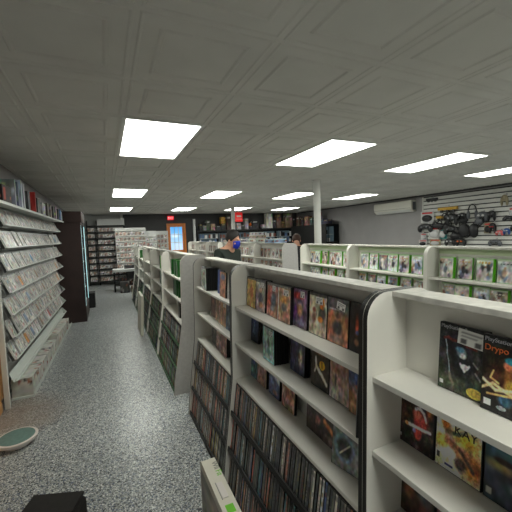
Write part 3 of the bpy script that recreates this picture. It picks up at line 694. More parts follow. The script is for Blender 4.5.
# boxes stacked on top of the rear row
for i, (y, w, d, h, z, c, lab) in enumerate([(5.55,.26,.38,.075,0,(.50,.62,.72),'flat light blue box on top of the rear row beside the grey panel'), (6.35,.26,.40,.085,0,(.80,.80,.78),'flat white printed box on top of the rear row'), (6.37,.24,.34,.07,.086,(.72,.66,.62),'pinkish printed box stacked on the flat white box'), (6.40,.20,.28,.06,.157,(.80,.80,.80),'small white box crowning the printed box stack'), (7.3,.24,.36,.07,0,(.70,.70,.72),'grey printed box lying on the rear row behind the masked man'), (8.1,.22,.34,.06,0,(.78,.74,.70),'cream box lying on the rear row past the grey printed box')]):
    b = MB(); b.box(-w/2, w/2, -d/2, d/2, 0, h, 0)
    im = art(14, 6, [('bg', c), ('noise', .5, 4)]+[('blob', random.Random(i*9+q).random(), .5, .1, .3, random.Random(i*5+q).choice(PAL), .5) for q in range(5)], i)
    b.grid((-w/2-.001, d/2, .003), (0, -d, 0), (0, 0, h-.006), im, 1)
    b.grid((-w/2, -d/2-.001, .003), (w, 0, 0), (0, 0, h-.006), im, 1)
    o = b.obj('printed_box', [M['casewhite'], M['paper']]); o.location = (W3DX+.885, y, 1.4755+z); tag(o, lab, 'box', 'boxes on top of the rear row')

# ------------------------------------------------------------------ tilted wall rack with white cases
RK0, RK1 = 3.98, 7.46
RKL = RK1-RK0; RKA = -.027
TZ = [1.842, 1.617, 1.39, 1.165, .94, .715, .49, .275]
rack = empty('tilted_wall_rack', (LX+.012, RK0, 0), RKA); tag(rack, 'long white slatted wall rack with tilted shelves of white game cases', 'rack')
RKM = Matrix.Translation((LX+.012, RK0, 0)) @ Matrix.Rotation(RKA, 4, 'Z')
RP = lambda bm, name, mats, bevel=0: bm.obj(name, mats, rack, bevel=bevel)
b = MB()
for k in range(14): b.box(.002, .016, .28, RKL, .06+k*.145, .06+k*.145+.139)
RP(b, 'slat_backing', M['palewall'])
b = MB(); b.box(.058, .105, -.02, .012, 0, 2.02); RP(b, 'upright_post', M['metalwhite'], .004)
b = MB(); b.box(.017, .06, RKL-.01, RKL+.03, 0, 2.02); RP(b, 'upright_post', M['metalwhite'], .004)
b = MB(); b.box(.03, .265, -.55, RKL-.06, 2.022, 2.034); b.box(.262, .265, -.55, RKL-.06, 2.009, 2.034); RP(b, 'top_shelf', M['acrylic'])
TILT = math.radians(20); XL = .182
up = Vector((-math.sin(TILT), 0, math.cos(TILT))); fw = Vector((math.cos(TILT), 0, math.sin(TILT)))
for z in TZ:
    b = MB()
    c0 = Vector((XL, RKL/2+.015, z-.012)); hy = Vector((0, RKL/2-.012, 0))
    b.obox(c0+fw*(-.020), fw*.024, hy, up*.0015)                          # trough floor
    b.obox(c0+fw*(-.046)+up*.05, fw*.0012, hy, up*.052)                   # tilted back
    RP(b, 'tilted_shelf', M['shelfshaded' if z > .3 else 'acrylic'])
    b = MB(); b.obox(c0+fw*.0055+up*.005, fw*.0012, hy, up*.0065); RP(b, 'shelf_lip', M['acrylic'])
    b = MB(); ye = RKL+.004
    b.prism([(XL+.02, z-.006), (XL-.06, z+.085), (.018, z+.03), (.018, z-.03)], ye, ye+.004)
    RP(b, 'shelf_bracket', M['acrylic'])
b = MB(); b.box(.017, .27, .18, RKL, .0, .022); b.box(.266, .27, .18, RKL, .022, .05); RP(b, 'base_deck', M['acrylic'])
WPAL = [(.80,.80,.78),(.76,.76,.74),(.62,.60,.58),(.55,.58,.62),(.70,.62,.55),(.45,.42,.42),(.72,.40,.35),(.82,.80,.76),(.35,.50,.62)]
WM = []
def white_ops(seed, accent=None):
    r = random.Random(seed)
    ops = [('bg', r.choice([(.76,.75,.73),(.68,.67,.65),(.80,.79,.78),(.56,.55,.54),(.72,.70,.68)])), ('noise', .2, 4)]
    for _ in range(9): ops.append(('blob', .15+.7*r.random(), .12+.58*r.random(), .08+.16*r.random(), .05+.12*r.random(), r.choice(WPAL+[(.2,.2,.24),(.30,.28,.28)]), .5, r.random()*3))
    for i in range(4): ops.append(('rect', .14+.19*i, .14+.19*i+.12, .76, .82, r.choice([(.5,.5,.55),(.7,.4,.35),(.6,.6,.6)])))
    if accent: ops += [('rect', .1, .9, .08, .72, accent), ('noise', .3, 5)]
    ops += [('noise', .55, 8), ('rect', 0, 1, .92, 1, (.70,.71,.72)), ('rect', 0, .04, 0, 1, (.82,.82,.82)), ('rect', .96, 1, 0, 1, (.82,.82,.82))]
    return ops
for k in range(32): WM.append(('', tiny_case('white_game_case', M['casewhite'], art(12, 16, white_ops(800+k), k))))
WA = {'blue': tiny_case('white_game_case', M['casewhite'], art(12, 16, [('bg', (.80,.80,.80)), ('blob', .5, .42, .42, .34, (.22,.55,.74), .25), ('noise', .3, 5), ('rect', 0, 1, .9, 1, (.8,.8,.8))], 1)),
      'orange': tiny_case('white_game_case', M['casewhite'], art(12, 16, white_ops(901, (.80,.52,.16)), 2)),
      'red': tiny_case('white_game_case', M['casewhite'], art(12, 16, white_ops(902, (.68,.16,.16)), 3)),
      'black': tiny_case('white_game_case', M['plastic'], art(12, 16, [('bg', (.14,.12,.12)), ('noise', .6, 4)], 4)),
      'steel blue': tiny_case('white_game_case', M['casewhite'], art(12, 16, white_ops(903, (.42,.50,.60)), 5)),
      'tan': tiny_case('white_game_case', M['casewhite'], art(12, 16, white_ops(904, (.60,.48,.38)), 6))}
special = {(1,20):'blue',(2,8):'blue',(3,4):'orange',(4,6):'steel blue',(5,4):'steel blue',(4,20):'orange',(5,8):'tan',(6,4):'orange',(6,6):'steel blue',(6,13):'red',(4,12):'tan',(5,21):'black',(3,22):'black',(4,22):'black',(5,14):'tan',(3,20):'orange', (6,9):'tan', (3,9):'tan'}
for t, z in enumerate(TZ[:7]):
    r = random.Random(t+20); y = .10; n = 0
    while y < RKL-.06:
        n += 1
        q = special.get((t, n)); me = WA[q] if q else r.choice(WM)[1]
        if t and r.random() < .05 and y < RKL-.5: y += .07
        p = RKM @ (Vector((XL, y, z-.012))+up*.003+fw*(-.002-r.random()*.012))
        o = link('white_game_case', me, p, Euler((-TILT-r.uniform(0, .03), r.uniform(-.02, .02), PI/2+RKA), 'XYZ'))
        tag(o, '%s case, %s from the near post, %s tilted tier of the wall rack' % ('white' if not q else q+' fronted', ordw(n), ordw(t+1)), 'game case', 'white cases on the %s tilted tier' % ordw(t+1))
        y += .140+(r.random()*.03 if r.random() < .6 else 0)
# big white boxes on the base deck
r = random.Random(5); y = .32; n = 0
while y < RKL-.15:
    n += 1; w = .20+.08*r.random(); h = .15+.06*r.random(); d = .17+.03*r.random()
    b = MB(); b.box(-d/2, d/2, -w/2, w/2, 0, h, 0)
    im = art(12, 9, [('bg', (.80,.79,.76)), ('noise', .2, 4)]+[('blob', r.random(), r.random(), .1, .15, r.choice([(.2,.18,.18),(.7,.35,.2),(.55,.55,.58),(.65,.2,.2)]), .4) for _ in range(4)], n)
    b.grid((d/2+.001, -w/2+.004, .004), (0, w-.008, 0), (0, 0, h-.008), im, 1)
    b.grid((-d/2+.004, -w/2-.001, .004), (d-.008, 0, 0), (0, 0, h-.008), im, 1)
    b.grid((-d/2+.004, -w/2+.004, h+.001), (0, w-.008, 0), (d-.008, 0, 0), im[::-1], 1)
    o = b.obj('accessory_box', [M['casewhite'], M['paper']]); o.location = RKM @ Vector((.262-d/2, y, .0225)); o.rotation_euler = (0, 0, RKA+r.uniform(-.05, .05))
    tag(o, 'white printed accessory box on the rack base, %s from the near post' % ordw(n), 'box', 'boxes on the rack base deck')
    y += w+.02+r.random()*.03
# things along the rack's top shelf
tops = [(3.93,.24,.05,.27,(.55,.16,.10),'red and orange picture book standing above the black box on the top shelf'),(3.86,.26,.10,.16,(.10,.06,.06),'black box with red figure panel at the front of the top rack shelf'),(4.17,.035,.22,.27,(.55,.57,.60),'grey slipcase leaning on the top rack shelf beside the black box'),(4.27,.045,.22,.26,(.32,.36,.46),'dark blue slipcase on the top rack shelf'),(4.42,.06,.22,.30,(.62,.66,.72),'tall silver-blue box leaning on the top rack shelf'),(4.52,.06,.22,.28,(.68,.70,.72),'tall pale box leaning beside the silver-blue one'),(4.74,.12,.2,.22,(.24,.24,.26),'dark grey box between pale boxes and the red book, top rack shelf'),(5.10,.03,.22,.26,(.70,.14,.12),'thin bright red book on the top rack shelf'),(5.30,.16,.2,.2,(.30,.30,.30),'dark carton after the red book on the top rack shelf'),(5.62,.2,.2,.17,(.66,.67,.67),'pale grey carton halfway along the top rack shelf'),(5.95,.12,.2,.2,(.35,.34,.30),'olive-brown carton on the top rack shelf'),(6.2,.1,.18,.21,(.52,.50,.46),'taupe box on the top rack shelf'),(6.45,.12,.2,.20,(.30,.30,.30),'charcoal box on the top rack shelf'),(6.7,.1,.2,.22,(.60,.58,.55),'stone grey box on the top rack shelf'),(6.95,.12,.2,.2,(.20,.21,.24),'near-black box on the top rack shelf'),(7.18,.1,.2,.21,(.30,.42,.55),'blue printed box on the top rack shelf beside the brown cabinet'),(7.32,.1,.2,.18,(.62,.64,.66),'white printed box ending the top rack shelf')]
for i, (y, w, d, h, c, lab) in enumerate(tops):
    b = MB(); r = random.Random(i+33)
    b.box(-d/2, d/2, -w/2, w/2, 0, h, 0)
    ops = [('bg', c), ('noise', .5, 4)]+[('blob', r.random(), r.random(), .15, .15, tuple(min(.9, q*r.uniform(.5, 1.7)+.04) for q in c), .5) for _ in range(5)]
    if i == 0: ops += [('blob', .4, .35, .3, .2, (.85,.55,.2), .5), ('blob', .7, .75, .2, .2, (.2,.1,.2), .5)]
    if i == 1: ops += [('rect', .1, .36, .12, .9, (.66,.20,.12)), ('blob', .85, .3, .06, .12, (.7,.35,.25), .4)]
    im = art(14, 12, ops, i)
    b.grid((-d/2+.002, -w/2-.001, .003), (d-.004, 0, 0), (0, 0, h-.006), im, 1)
    b.grid((d/2+.001, -w/2+.002, .003), (0, w-.004, 0), (0, 0, h-.006), im, 1)
    o = b.obj('boxed_set', [mat('box_card', tuple(q*.95 for q in c), .55), M['paper']]); o.location = RKM @ Vector((.25-d/2-(.12 if i == 0 else 0), y-RK0, 2.0345)); o.rotation_euler = (0, 0, RKA+r.uniform(-.06, .06))
    tag(o, lab, 'box', 'boxes and books on the top rack shelf')

# ------------------------------------------------------------------ dark brown cabinet with lit front
cab = empty('tall_brown_cabinet', (-.74, 8.15, 0)); tag(cab, 'tall dark brown wooden display cabinet at the end of the wall rack', 'cabinet')
b = MB(); b.box(-.32, -.29, -0.60, 0.60, 0, 2.02); b.box(-.29, .31, -0.60, -0.56, 0, 2.02); b.box(-.29, .31, 0.56, 0.60, 0, 2.02); b.box(-.29, .31, -0.56, 0.56, 1.98, 2.02); b.box(-.29, .31, -0.56, 0.56, 0, .30)
b.obj('body', M['brown'], cab, bevel=.004)
b = MB(); b.box(-.32, .335, -.62, .62, 2.02, 2.24); b.obj('crown', M['brown'], cab, bevel=.012)
b = MB(); b.box(-.06, .337, -.6215, -.62, 2.045, 2.055); b.box(-.06, .337, -.6215, -.62, 2.205, 2.215); b.box(-.06, -.045, -.6215, -.62, 2.055, 2.205); b.obj('crown_moulding', M['brown'], cab)
for k in range(6):
    b = MB(); b.box(-.29, .27, -0.56, 0.56, .30+.29*k, .312+.29*k); b.obj('shelf', M['metalwhite'], cab)
for ya in (-.55, .51):
    b = MB(); b.box(.300, .311, ya, ya+.04, .31, 1.97); b.obj('light_strip', M['glow'], cab)
b = MB(); b.box(.25, .262, -.54, .54, .312, 1.97); b.obj('glass_shelf_front', mat('cabinet_glass', (.8,.9,.9), .05, trans=.95), cab)
n = 0
for k in range(6):
    for q in range(3):
        n += 1; r = random.Random(n+400)
        me = r.choice(WCOV)
        tag(link('cabinet_game_case', me, (-.74+.22, 8.15-.36+q*.36, .3125+.29*k), (-.06, 0, PI/2)), 'case behind glass in the brown cabinet, %s along its %s shelf up' % (ordw(q+1), ordw(k+1)), 'game case', 'cases inside the brown cabinet')
b = MB(); b.box(-.07, .07, -.2, .2, 0, .34, 0); b.box(-.075, .075, -.205, .205, .34, .36, 0); o = b.obj('low_black_cabinet', M['blackwood'], bevel=.004); o.location = (-.38, 9.2, 0); tag(o, 'low black box cabinet on the floor just beyond the brown cabinet', 'cabinet')

# ------------------------------------------------------------------ far end : black rack, white display panel, table, door, exit
fr = empty('black_media_rack', (.05, 13.5, 0)); tag(fr, 'black shelf rack of small cases against the pale back wall', 'rack')
FZ = [.14+.2255*k for k in range(10)]
b = MB()
for x in (-.62, -.30, .62): b.box(x-.02, x+.02, -.16, .16, 0, 2.36)
b.obj('upright_post', M['blackwood'], fr)
b = MB(); b.box(-.62, .62, .14, .16, .0, 2.36); b.obj('back_panel', M['palewall'], fr)
b = MB(); b.box(-.28, .64, -.17, .165, 2.16, 2.42); b.obj('header_board', M['palewall'], fr)
for k, z in enumerate(FZ):
    b = MB(); b.box(-.62, .62, -.16, .14, z-.03, z); b.box(-.62, .62, -.175, -.16, z-.045, z+.012); b.obj('shelf', M['blackwood'], fr)
FCOV = []
for k in range(18):
    r = random.Random(k+170)
    ops = random_ops(1500+k, r.choice([(.84,.82,.80),(.74,.64,.58),(.56,.50,.48),(.82,.82,.84)]), [(.80,.78,.74),(.30,.24,.24),(.70,.25,.2),(.25,.30,.42),(.66,.55,.42),(.14,.13,.15),(.78,.55,.4)], 6, header=(.8,.8,.78), sticker=0)
    FCOV.append(tiny_case('rack_media_case', M['casewhite'], art(7, 9, ops, k), .105, .15, .012))
for k, z in enumerate(FZ[:9]):
    r = random.Random(k)
    for q in range(10):
        x = .05-.56+q*.118+(.04 if q > 1 else 0)
        tag(link('rack_media_case', r.choice(FCOV), (x, 13.36+r.random()*.02, z+.0005), (-.08, 0, 0)), 'small case on the black back rack, %s from the brown cabinet side, %s shelf up' % (ordw(q+1), ordw(k+1)), 'media case', 'small cases on the black back rack')
gd = empty('wire_display_stand', (.95, 12.75, 0)); tag(gd, 'stepped white wire display panel of small cases before the charcoal wall', 'display panel')
b = MB(); b.box(-.62, .42, .02, .05, .5, 2.05, 0); b.box(.42, .80, .1, .13, .6, 1.92, 0); b.obj('panel', M['palewall'], gd)
for k in range(8):
    z = .62+.19*k
    b = MB(); b.box(-.62, .42, -.06, .02, z-.008, z); b.box(-.62, .42, -.065, -.06, z-.008, z+.02)
    if k < 7: b.box(.42, .80, -.0, .1, z-.058, z-.05); b.box(.42, .80, -.005, 0, z-.058, z-.03)
    b.obj('ledge', M['metalwhite'], gd)
b = MB(); b.box(-.60, -.56, -.02, .05, 0, .5); b.box(.36, .40, -.02, .05, 0, .5); b.box(.74, .78, .06, .13, 0, .6); b.obj('leg', M['blackwood'], gd)
for k in range(7):
    r = random.Random(k+60)
    for q in range(8):
        tag(link('panel_media_case', r.choice(FCOV), (.95-.55+q*.127, 12.71+r.random()*.01, .621+.19*k), (-.06, 0, 0)), 'small case on the white display panel, %s column, %s ledge up' % (ordw(q+1), ordw(k+1)), 'media case', 'small cases on the white display panel')
    if k < 6:
        for q in range(3):
            tag(link('panel_media_case', r.choice(FCOV), (.95+.48+q*.127, 12.77+r.random()*.01, .571+.19*k), (-.06, 0, 0)), 'small case on the lower step of the white panel, %s column, %s ledge up' % (ordw(q+1), ordw(k+1)), 'media case', 'small cases on the white display panel')
g2 = empty('wire_display_stand', (2.0, 13.35, 0)); tag(g2, 'low white display rack of small cases beside the wooden door', 'display panel')
b = MB(); b.box(-.42, .28, .1, .13, .1, 1.92); b.obj('panel', M['palewall'], g2)
for k in range(8):
    b = MB(); b.box(-.42, .28, .0, .1, .3+.19*k, .308+.19*k); b.obj('ledge', M['metalwhite'], g2)
b = MB(); b.box(-.42, -.38, -.05, .13, 0, .1); b.box(.24, .28, -.05, .13, 0, .1); b.obj('foot', M['blackwood'], g2)
for k in range(4, 8):
    r = random.Random(k+80)
    for q in range(5): tag(link('panel_media_case', r.choice(FCOV), (2.0-.35+q*.13, 13.385, .309+.19*k), (-.06, 0, 0)), 'small case on the rack by the door, %s column, %s ledge down from its top' % (ordw(q+1), ordw(8-k)), 'media case', 'small cases on the rack by the door')
tb = empty('merchandise_table', (.58, 11.5, 0)); tag(tb, 'white-topped black table of merchandise at the aisle end', 'table')
b = MB(); b.box(-.42, .42, -.28, .28, .62, .70); b.obj('tabletop', M['palewall'], tb, bevel=.006)
for sx in (-.38, .38):
    for sy in (-.24, .24):
        b = MB(); b.box(sx-.022, sx+.022, sy-.022, sy+.022, 0, .62); b.obj('leg', M['blackwood'], tb)
b = MB(); b.box(-.38, .38, -.25, .25, .18, .20); b.obj('lower_shelf', M['blackwood'], tb)
for i, (x, y, z, w, d, h, c, lab) in enumerate([(.45,11.35,.2005,.22,.2,.24,(.10,.10,.11),'black carton on the lower shelf of the merchandise table'),(.75,11.38,.2005,.24,.2,.16,(.20,.16,.16),'dark brown carton on the lower shelf of the merchandise table'),(.47,11.02,0,.26,.22,.34,(.22,.21,.21),'dark crate standing in front of the merchandise table'),(.76,11.0,0,.2,.2,.19,(.60,.50,.42),'tan printed box on the floor by the merchandise table'),(.97,11.02,0,.14,.2,.28,(.30,.22,.22),'maroon box on the floor between table and aisle row'),(.66,11.55,.7005,.3,.2,.1,(.16,.16,.18),'flat dark case lying on the merchandise table')]):
    b = MB(); b.box(-w/2, w/2, -d/2, d/2, 0, h, 0); r = random.Random(i)
    im = art(8, 8, [('bg', c), ('noise', .6, 3)]+[('blob', r.random(), r.random(), .14, .12, r.choice([(.75,.72,.7),(.6,.3,.2),(.1,.1,.1)]), .5) for _ in range(4)], i)
    b.grid((-w/2+.003, -d/2-.001, .003), (w-.006, 0, 0), (0, 0, h-.006), im, 1)
    o = b.obj('carton', [mat('carton_card', c, .6), M['paper']], bevel=0); o.location = (x, y, z); tag(o, lab, 'box', 'cartons around the merchandise table')

# leaning tall white carton by the aisle row
b = MB(); b.box(-.022, .022, -.3, .3, 0, .68, 0); o = b.obj('tall_white_carton', M['carton'], bevel=.004); o.location = (.475, 6.15, .001); o.rotation_euler = (0, .06, 0)
tag(o, 'thin tall white carton standing against the bins of the aisle row', 'box')

# door and exit sign
dr = struct(empty('door_1', (2.66, BY-.03, 0)))
b = MB(); b.box(-.38, -.31, -.05, .029, 0, 2.21); b.box(.31, .38, -.05, .029, 0, 2.21); b.box(-.31, .31, -.05, .029, 2.13, 2.21); b.obj('door_frame', M['doorwood'], dr)
b = MB(); b.box(-.305, .305, -.02, .02, .01, 1.13); b.box(-.305, -.24, -.02, .02, 1.13, 2.125); b.box(.24, .305, -.02, .02, 1.13, 2.125); b.box(-.24, .24, -.02, .02, 2.07, 2.125)
b.box(-.2, .2, -.028, -.02, .2, .5); b.box(-.2, .2, -.028, -.02, .6, 1.0); b.obj('door_leaf', M['doorwood'], dr)
b = MB()
for x in (-.08, .08): b.box(x-.01, x+.01, -.018, .012, 1.13, 2.07)
for z in (1.44, 1.755): b.box(-.24, .24, -.018, .012, z-.012, z+.012)
b.obj('muntin', M['metalwhite'], dr)
b = MB(); im = art(12, 20, [('fade', (.66,.82,.95), (.25,.62,.92), .3, 1.0), ('blob', .4, .62, .5, .12, (.80,.90,.98), .6), ('blob', .6, .1, .5, .25, (.74,.84,.93), .5)], 2)
b.grid((-.24, .004, 1.13), (.48, 0, 0), (0, 0, .94), im)
skym = bpy.data.materials.new('daylight_window'); skym.use_nodes = True
_n = skym.node_tree; _a = _n.nodes.new('ShaderNodeVertexColor'); _a.layer_name = 'Col'
_p = _n.nodes['Principled BSDF']; _n.links.new(_a.outputs['Color'], _p.inputs['Emission Color']); _p.inputs['Emission Strength'].default_value = 1.3; _p.inputs['Base Color'].default_value = (.02, .03, .04, 1); _p.inputs['Roughness'].default_value = .1
b.obj('window_pane', skym, dr)
b = MB(); b.cyl((.26, -.02, 1.0), (.26, -.07, 1.0), .012); b.ell((.26, -.08, 1.0), (.028, .02, .028)); b.obj('door_knob', M['steel'], dr, smooth=True)
ex = empty('exit_sign', (2.46, BY-.002, 2.355)); ex.scale = (.72, 1, .78); tag(ex, 'small glowing red exit sign on the charcoal wall above the wooden door', 'exit sign')
b = MB(); b.box(-.17, .17, -.05, 0, 0, .20); b.obj('housing', M['exit'], ex, bevel=.006)
me = text_mesh('EXIT', .15, M['exitletter'], .001); o = link('lettering', me, (-.155, -.0525, .045), (PI/2, 0, 0), ex); o.scale = (.95, 1, 1)

# ------------------------------------------------------------------ posts
b = MB(); b.cyl((3.58, 5.12, 0), (3.58, 5.12, CE-.0125), .065, seg=24); b.cyl((3.58, 5.12, 0), (3.58, 5.12, .02), .10, seg=24); b.cyl((3.58, 5.12, CE-.03), (3.58, 5.12, CE-.0125), .085, seg=24)
tag(b.obj('support_post', M['metalwhite'], smooth=False), 'round white support post rising behind the green-case row', 'post')
b = MB(); b.cyl((4.02, 10.69, 0), (4.02, 10.69, CE-.0125), .065, seg=20); b.cyl((4.02, 10.69, 0), (4.02, 10.69, .02), .10, seg=20)
tag(b.obj('support_post', M['metalwhite']), 'white support post directly behind the masked man', 'post')
b = MB(); b.box(3.28, 3.37, 13.3, 13.39, 0, 2.36); b.box(3.25, 3.40, 13.27, 13.42, 0, .02); tag(b.obj('grey_upright', M['palewall'], bevel=.004), 'pale grey upright between the wooden door and the black wall shelves', 'post')

# ------------------------------------------------------------------ black wall shelving with merchandise
def wall_shelf(name, label, x0, x1, y0, y1, zs, top):
    root = empty(name, ((x0+x1)/2, (y0+y1)/2, 0)); tag(root, label, 'shelving', 'black merchandise shelving')
    hx, hy = (x1-x0)/2, (y1-y0)/2
    b = MB(); b.box(-hx, -hx+.03, -hy, hy, 0, top); b.obj('side_panel', M['blackwood'], root)
    b = MB(); b.box(hx-.03, hx, -hy, hy, 0, top); b.obj('side_panel', M['blackwood'], root)
    for z in zs:
        b = MB(); b.box(-hx+.03, hx-.03, -hy, hy, z-.05, z); b.obj('shelf', M['blackwood'], root)
    b = MB(); b.box(-hx+.03, hx-.03, hy-.02, hy, 0, top); b.obj('back_panel', M['blackwood'], root)
    return root
wall_shelf('black_wall_shelving', 'long black shelving behind the masked man, loaded with consoles and boxes', 3.42, 6.3, 13.2, 13.70, [.35, .8, 1.33, 1.88], 1.88)
wall_shelf('black_wall_shelving', 'black shelving of bright merchandise near the room corner', 6.32, 8.1, 13.2, 13.70, [.35, .8, 1.25, 1.90], 1.90)
wall_shelf('black_corner_cabinet', 'black cabinet with a flat end panel where the grey wall begins', 7.75, 8.38, 10.55, 13.15, [.35, .8, 1.25, 1.95], 1.95)
def merch(name, x, y, z, w, d, h, c, lab, seed, cat='box', group='merchandise on the black wall shelving', rz=0.0, face='y'):
    b = MB(); b.box(-w/2, w/2, -d/2, d/2, 0, h, 0); r = random.Random(seed)
    ops = [('bg', c), ('noise', .6, 4)]+[('blob', r.random(), r.random(), .12+.1*r.random(), .12, tuple(min(.9, q*r.uniform(.4, 1.8)+.05) for q in c), .5) for _ in range(5)]
    ops += [('rect', .15, .85, .78, .88, r.choice([(.8,.8,.78),(.75,.3,.2),(.7,.6,.3)]))]
    im = art(10, 12, ops, seed)
    b.grid((-w/2+.004, -d/2-.001, .004), (w-.008, 0, 0), (0, 0, h-.008), im, 1)
    b.grid((-w/2-.001, d/2-.004, .004), (0, -d+.008, 0), (0, 0, h-.008), im, 1)
    o = b.obj(name, [mat('merch_card', tuple(q*.9 for q in c), .55), M['paper']]); o.location = (x, y, z); o.rotation_euler = (0, 0, rz)
    tag(o, lab, cat, group); return o
ML = [(3.58,.12,.28,(.14,.14,.15),'black speaker-like box first on the black shelf past the grey upright'),(3.74,.13,.20,(.45,.45,.46),'grey boxed figure beside the black speaker-like box'),(3.89,.17,.42,(.20,.24,.16),'tall dark green box with pale face art on the black shelf'),(4.09,.18,.27,(.52,.45,.38),'beige rounded character box on the black shelf'),(4.32,.2,.18,(.15,.15,.17),'low black box between beige and yellow boxes'),(4.54,.2,.27,(.12,.12,.13),'black box carrying the yellow box'),(4.79,.19,.62,(.24,.19,.16),'tall dark brown box beside the yellow box'),(5.02,.18,.28,(.40,.40,.42),'grey device box left under the red sign'),(5.24,.2,.28,(.62,.62,.60),'white device box under the red sign'),(5.44,.14,.20,(.2,.2,.2),'small black box right under the red sign edge'),(5.60,.17,.46,(.60,.60,.62),'tall white box standing past the red sign'),(5.80,.12,.14,(.16,.16,.17),'low black box past the tall white box'),(6.0,.3,.38,(.12,.12,.13),'broad black boxed console near the shelf end')]
for i, (x, w, h, c, lab) in enumerate(ML):
    merch('boxed_merchandise', x, 13.36, 1.8805, w, .22, h, c, lab.replace(' left under', ' just under').replace(' right under', ' just below'), 600+i)
merch('boxed_merchandise', 4.54, 13.36, 2.151, .2, .2, .27, (.74,.56,.10), 'yellow box stacked on a black box on the wall shelf', 640)
b = MB(); b.ell((0, 0, .065), (.085, .07, .065)); b.ell((0, 0, .135), (.015, .015, .02)); o = b.obj('orange_ornament', M['orangep'], smooth=True); o.location = (5.63, 13.21+.03, 1.8805); o.location = (5.82, 13.36, 2.021); tag(o, 'small round orange ornament on a low black box, wall shelf', 'ornament')
sg = empty('red_hanging_sign', (5.11, 12.9, 2.20)); tag(sg, 'bright red sign with a white panel hanging above the merchandise shelf', 'sign')
b = MB(); b.box(-.16, .16, -.01, .01, 0, .385); b.obj('sign_board', M['redsign'], sg)
b = MB(); b.box(-.10, .10, -.012, -.0101, .19, .26); b.box(-.12, .12, -.012, -.0101, .10, .115); b.obj('white_print', M['metalwhite'], sg)
b = MB(); b.cyl((-.13, 0, .385), (-.13, 0, CE-.0125-2.20), .003, seg=6); b.cyl((.13, 0, .385), (.13, 0, CE-.0125-2.20), .003, seg=6); b.obj('hanging_wire', M['steel'], sg)
MR = [(6.45,.14,.18,(.66,.66,.66),'small white box on the corner shelf beside the tall white console box'),(6.72,.30,.66,(.80,.79,.76),'tall plain white console box on the corner shelf'),(6.98,.14,.38,(.22,.20,.24),'dark figure box beside the tall white console box'),(7.2,.22,.66,(.46,.36,.32),'tall brown picture box on the corner shelf'),(7.42,.18,.30,(.40,.32,.20),'olive boxed figure between the two tall picture boxes'),(7.72,.36,.64,(.60,.50,.44),'tallest printed box with figure art on the corner shelf'),(7.98,.12,.45,(.20,.18,.2),'narrow black box next to the tallest printed box')]
for i, (x, w, h, c, lab) in enumerate(MR): merch('boxed_merchandise', x, 13.4, 1.9005, w, .22, h, c, lab, 660+i, group='merchandise on the corner shelving')
MC = [(12.8,.26,.42,(.40,.30,.26),'brown figure box on the black corner cabinet, deepest in the corner'),(12.45,.2,.36,(.24,.22,.24),'dark figure box second on the black corner cabinet'),(12.1,.28,.4,(.55,.40,.36),'reddish printed box on the black corner cabinet'),(11.75,.2,.3,(.22,.32,.30),'dark teal box on the black corner cabinet'),(11.4,.24,.5,(.40,.26,.36),'tall plum printed box on the black corner cabinet'),(11.05,.3,.22,(.25,.28,.36),'low navy box on the black corner cabinet'),(10.75,.26,.18,(.22,.2,.26),'low dark box at the open end of the black corner cabinet')]
for i, (y, w, h, c, lab) in enumerate(MC): merch('boxed_merchandise', 8.0, y, 1.9505, .22, w, h, c, lab, 690+i, group='merchandise on the black corner cabinet')
# lit display compartments below the top boards
def disp(x, y, z, w, d, h, lab, seed, face='y'):
    root = empty('glass_display_case', (x, y, z)); tag(root, lab, 'display case', 'lit display cases')
    b = MB(); b.box(-w/2, w/2, -d/2, -d/2+.012, 0, .02); b.box(-w/2, w/2, -d/2, -d/2+.012, h-.02, h); b.box(-w/2, -w/2+.02, -d/2, -d/2+.012, .02, h-.02); b.box(w/2-.02, w/2, -d/2, -d/2+.012, .02, h-.02)
    b.box(-w/2, w/2, -d/2+.012, d/2, 0, .012); b.obj('frame', M['dark'], root)
    b = MB(); b.box(-w/2+.02, w/2-.02, d/2-.012, d/2, .012, h-.01); b.obj('lit_back', M['screen'], root)
    b = MB(); b.box(-w/2+.02, w/2-.02, -d/2+.02, d/2-.015, h*.5-.004, h*.5+.004); b.obj('shelf', M['metalwhite'], root)
    r = random.Random(seed)
    for lv, z0 in ((0, .0125), (1, h*.5+.0045)):
        xx = -w/2+.07; ni = 0
        while xx < w/2-.06:
            ni += 1
            ww = .05+.05*r.random(); hh = h*.5*(.45+.4*r.random())
            bb = MB(); bb.box(-ww/2, ww/2, -.03, .03, 0, hh)
            cc = r.choice([(.75,.76,.78),(.12,.12,.14),(.5,.3,.25),(.35,.45,.6),(.8,.8,.8)])
            o = bb.obj('display_item', mat('display_item', cc, .5)); o.location = (x+xx, y-.05, z+z0)
            tag(o, '%s item, %s on the %s level of the %s' % ('pale' if sum(cc) > 1.8 else 'dark', ordw(ni), 'lower' if lv == 0 else 'upper', lab.split(',')[0].replace('glass display case', 'display').replace(' case', '')), 'item', 'small items in the lit display cases')
            xx += ww+.02+r.random()*.04
disp(3.9, 13.4, 1.3305, .84, .34, .44, 'dark glass display case past the grey upright, below the beige box', 1)
disp(4.62, 13.4, 1.3305, .5, .34, .44, 'narrow glass display case directly over the masked man', 2)
disp(5.55, 13.4, 1.3305, 1.2, .34, .44, 'wide glass display case below the red sign', 3)
disp(6.75, 13.4, 1.2505, .72, .34, .54, 'glass display case below the tall white console box', 4)
disp(7.55, 13.4, 1.2505, .7, .34, .54, 'bluish glass display case nearest the room corner', 5)
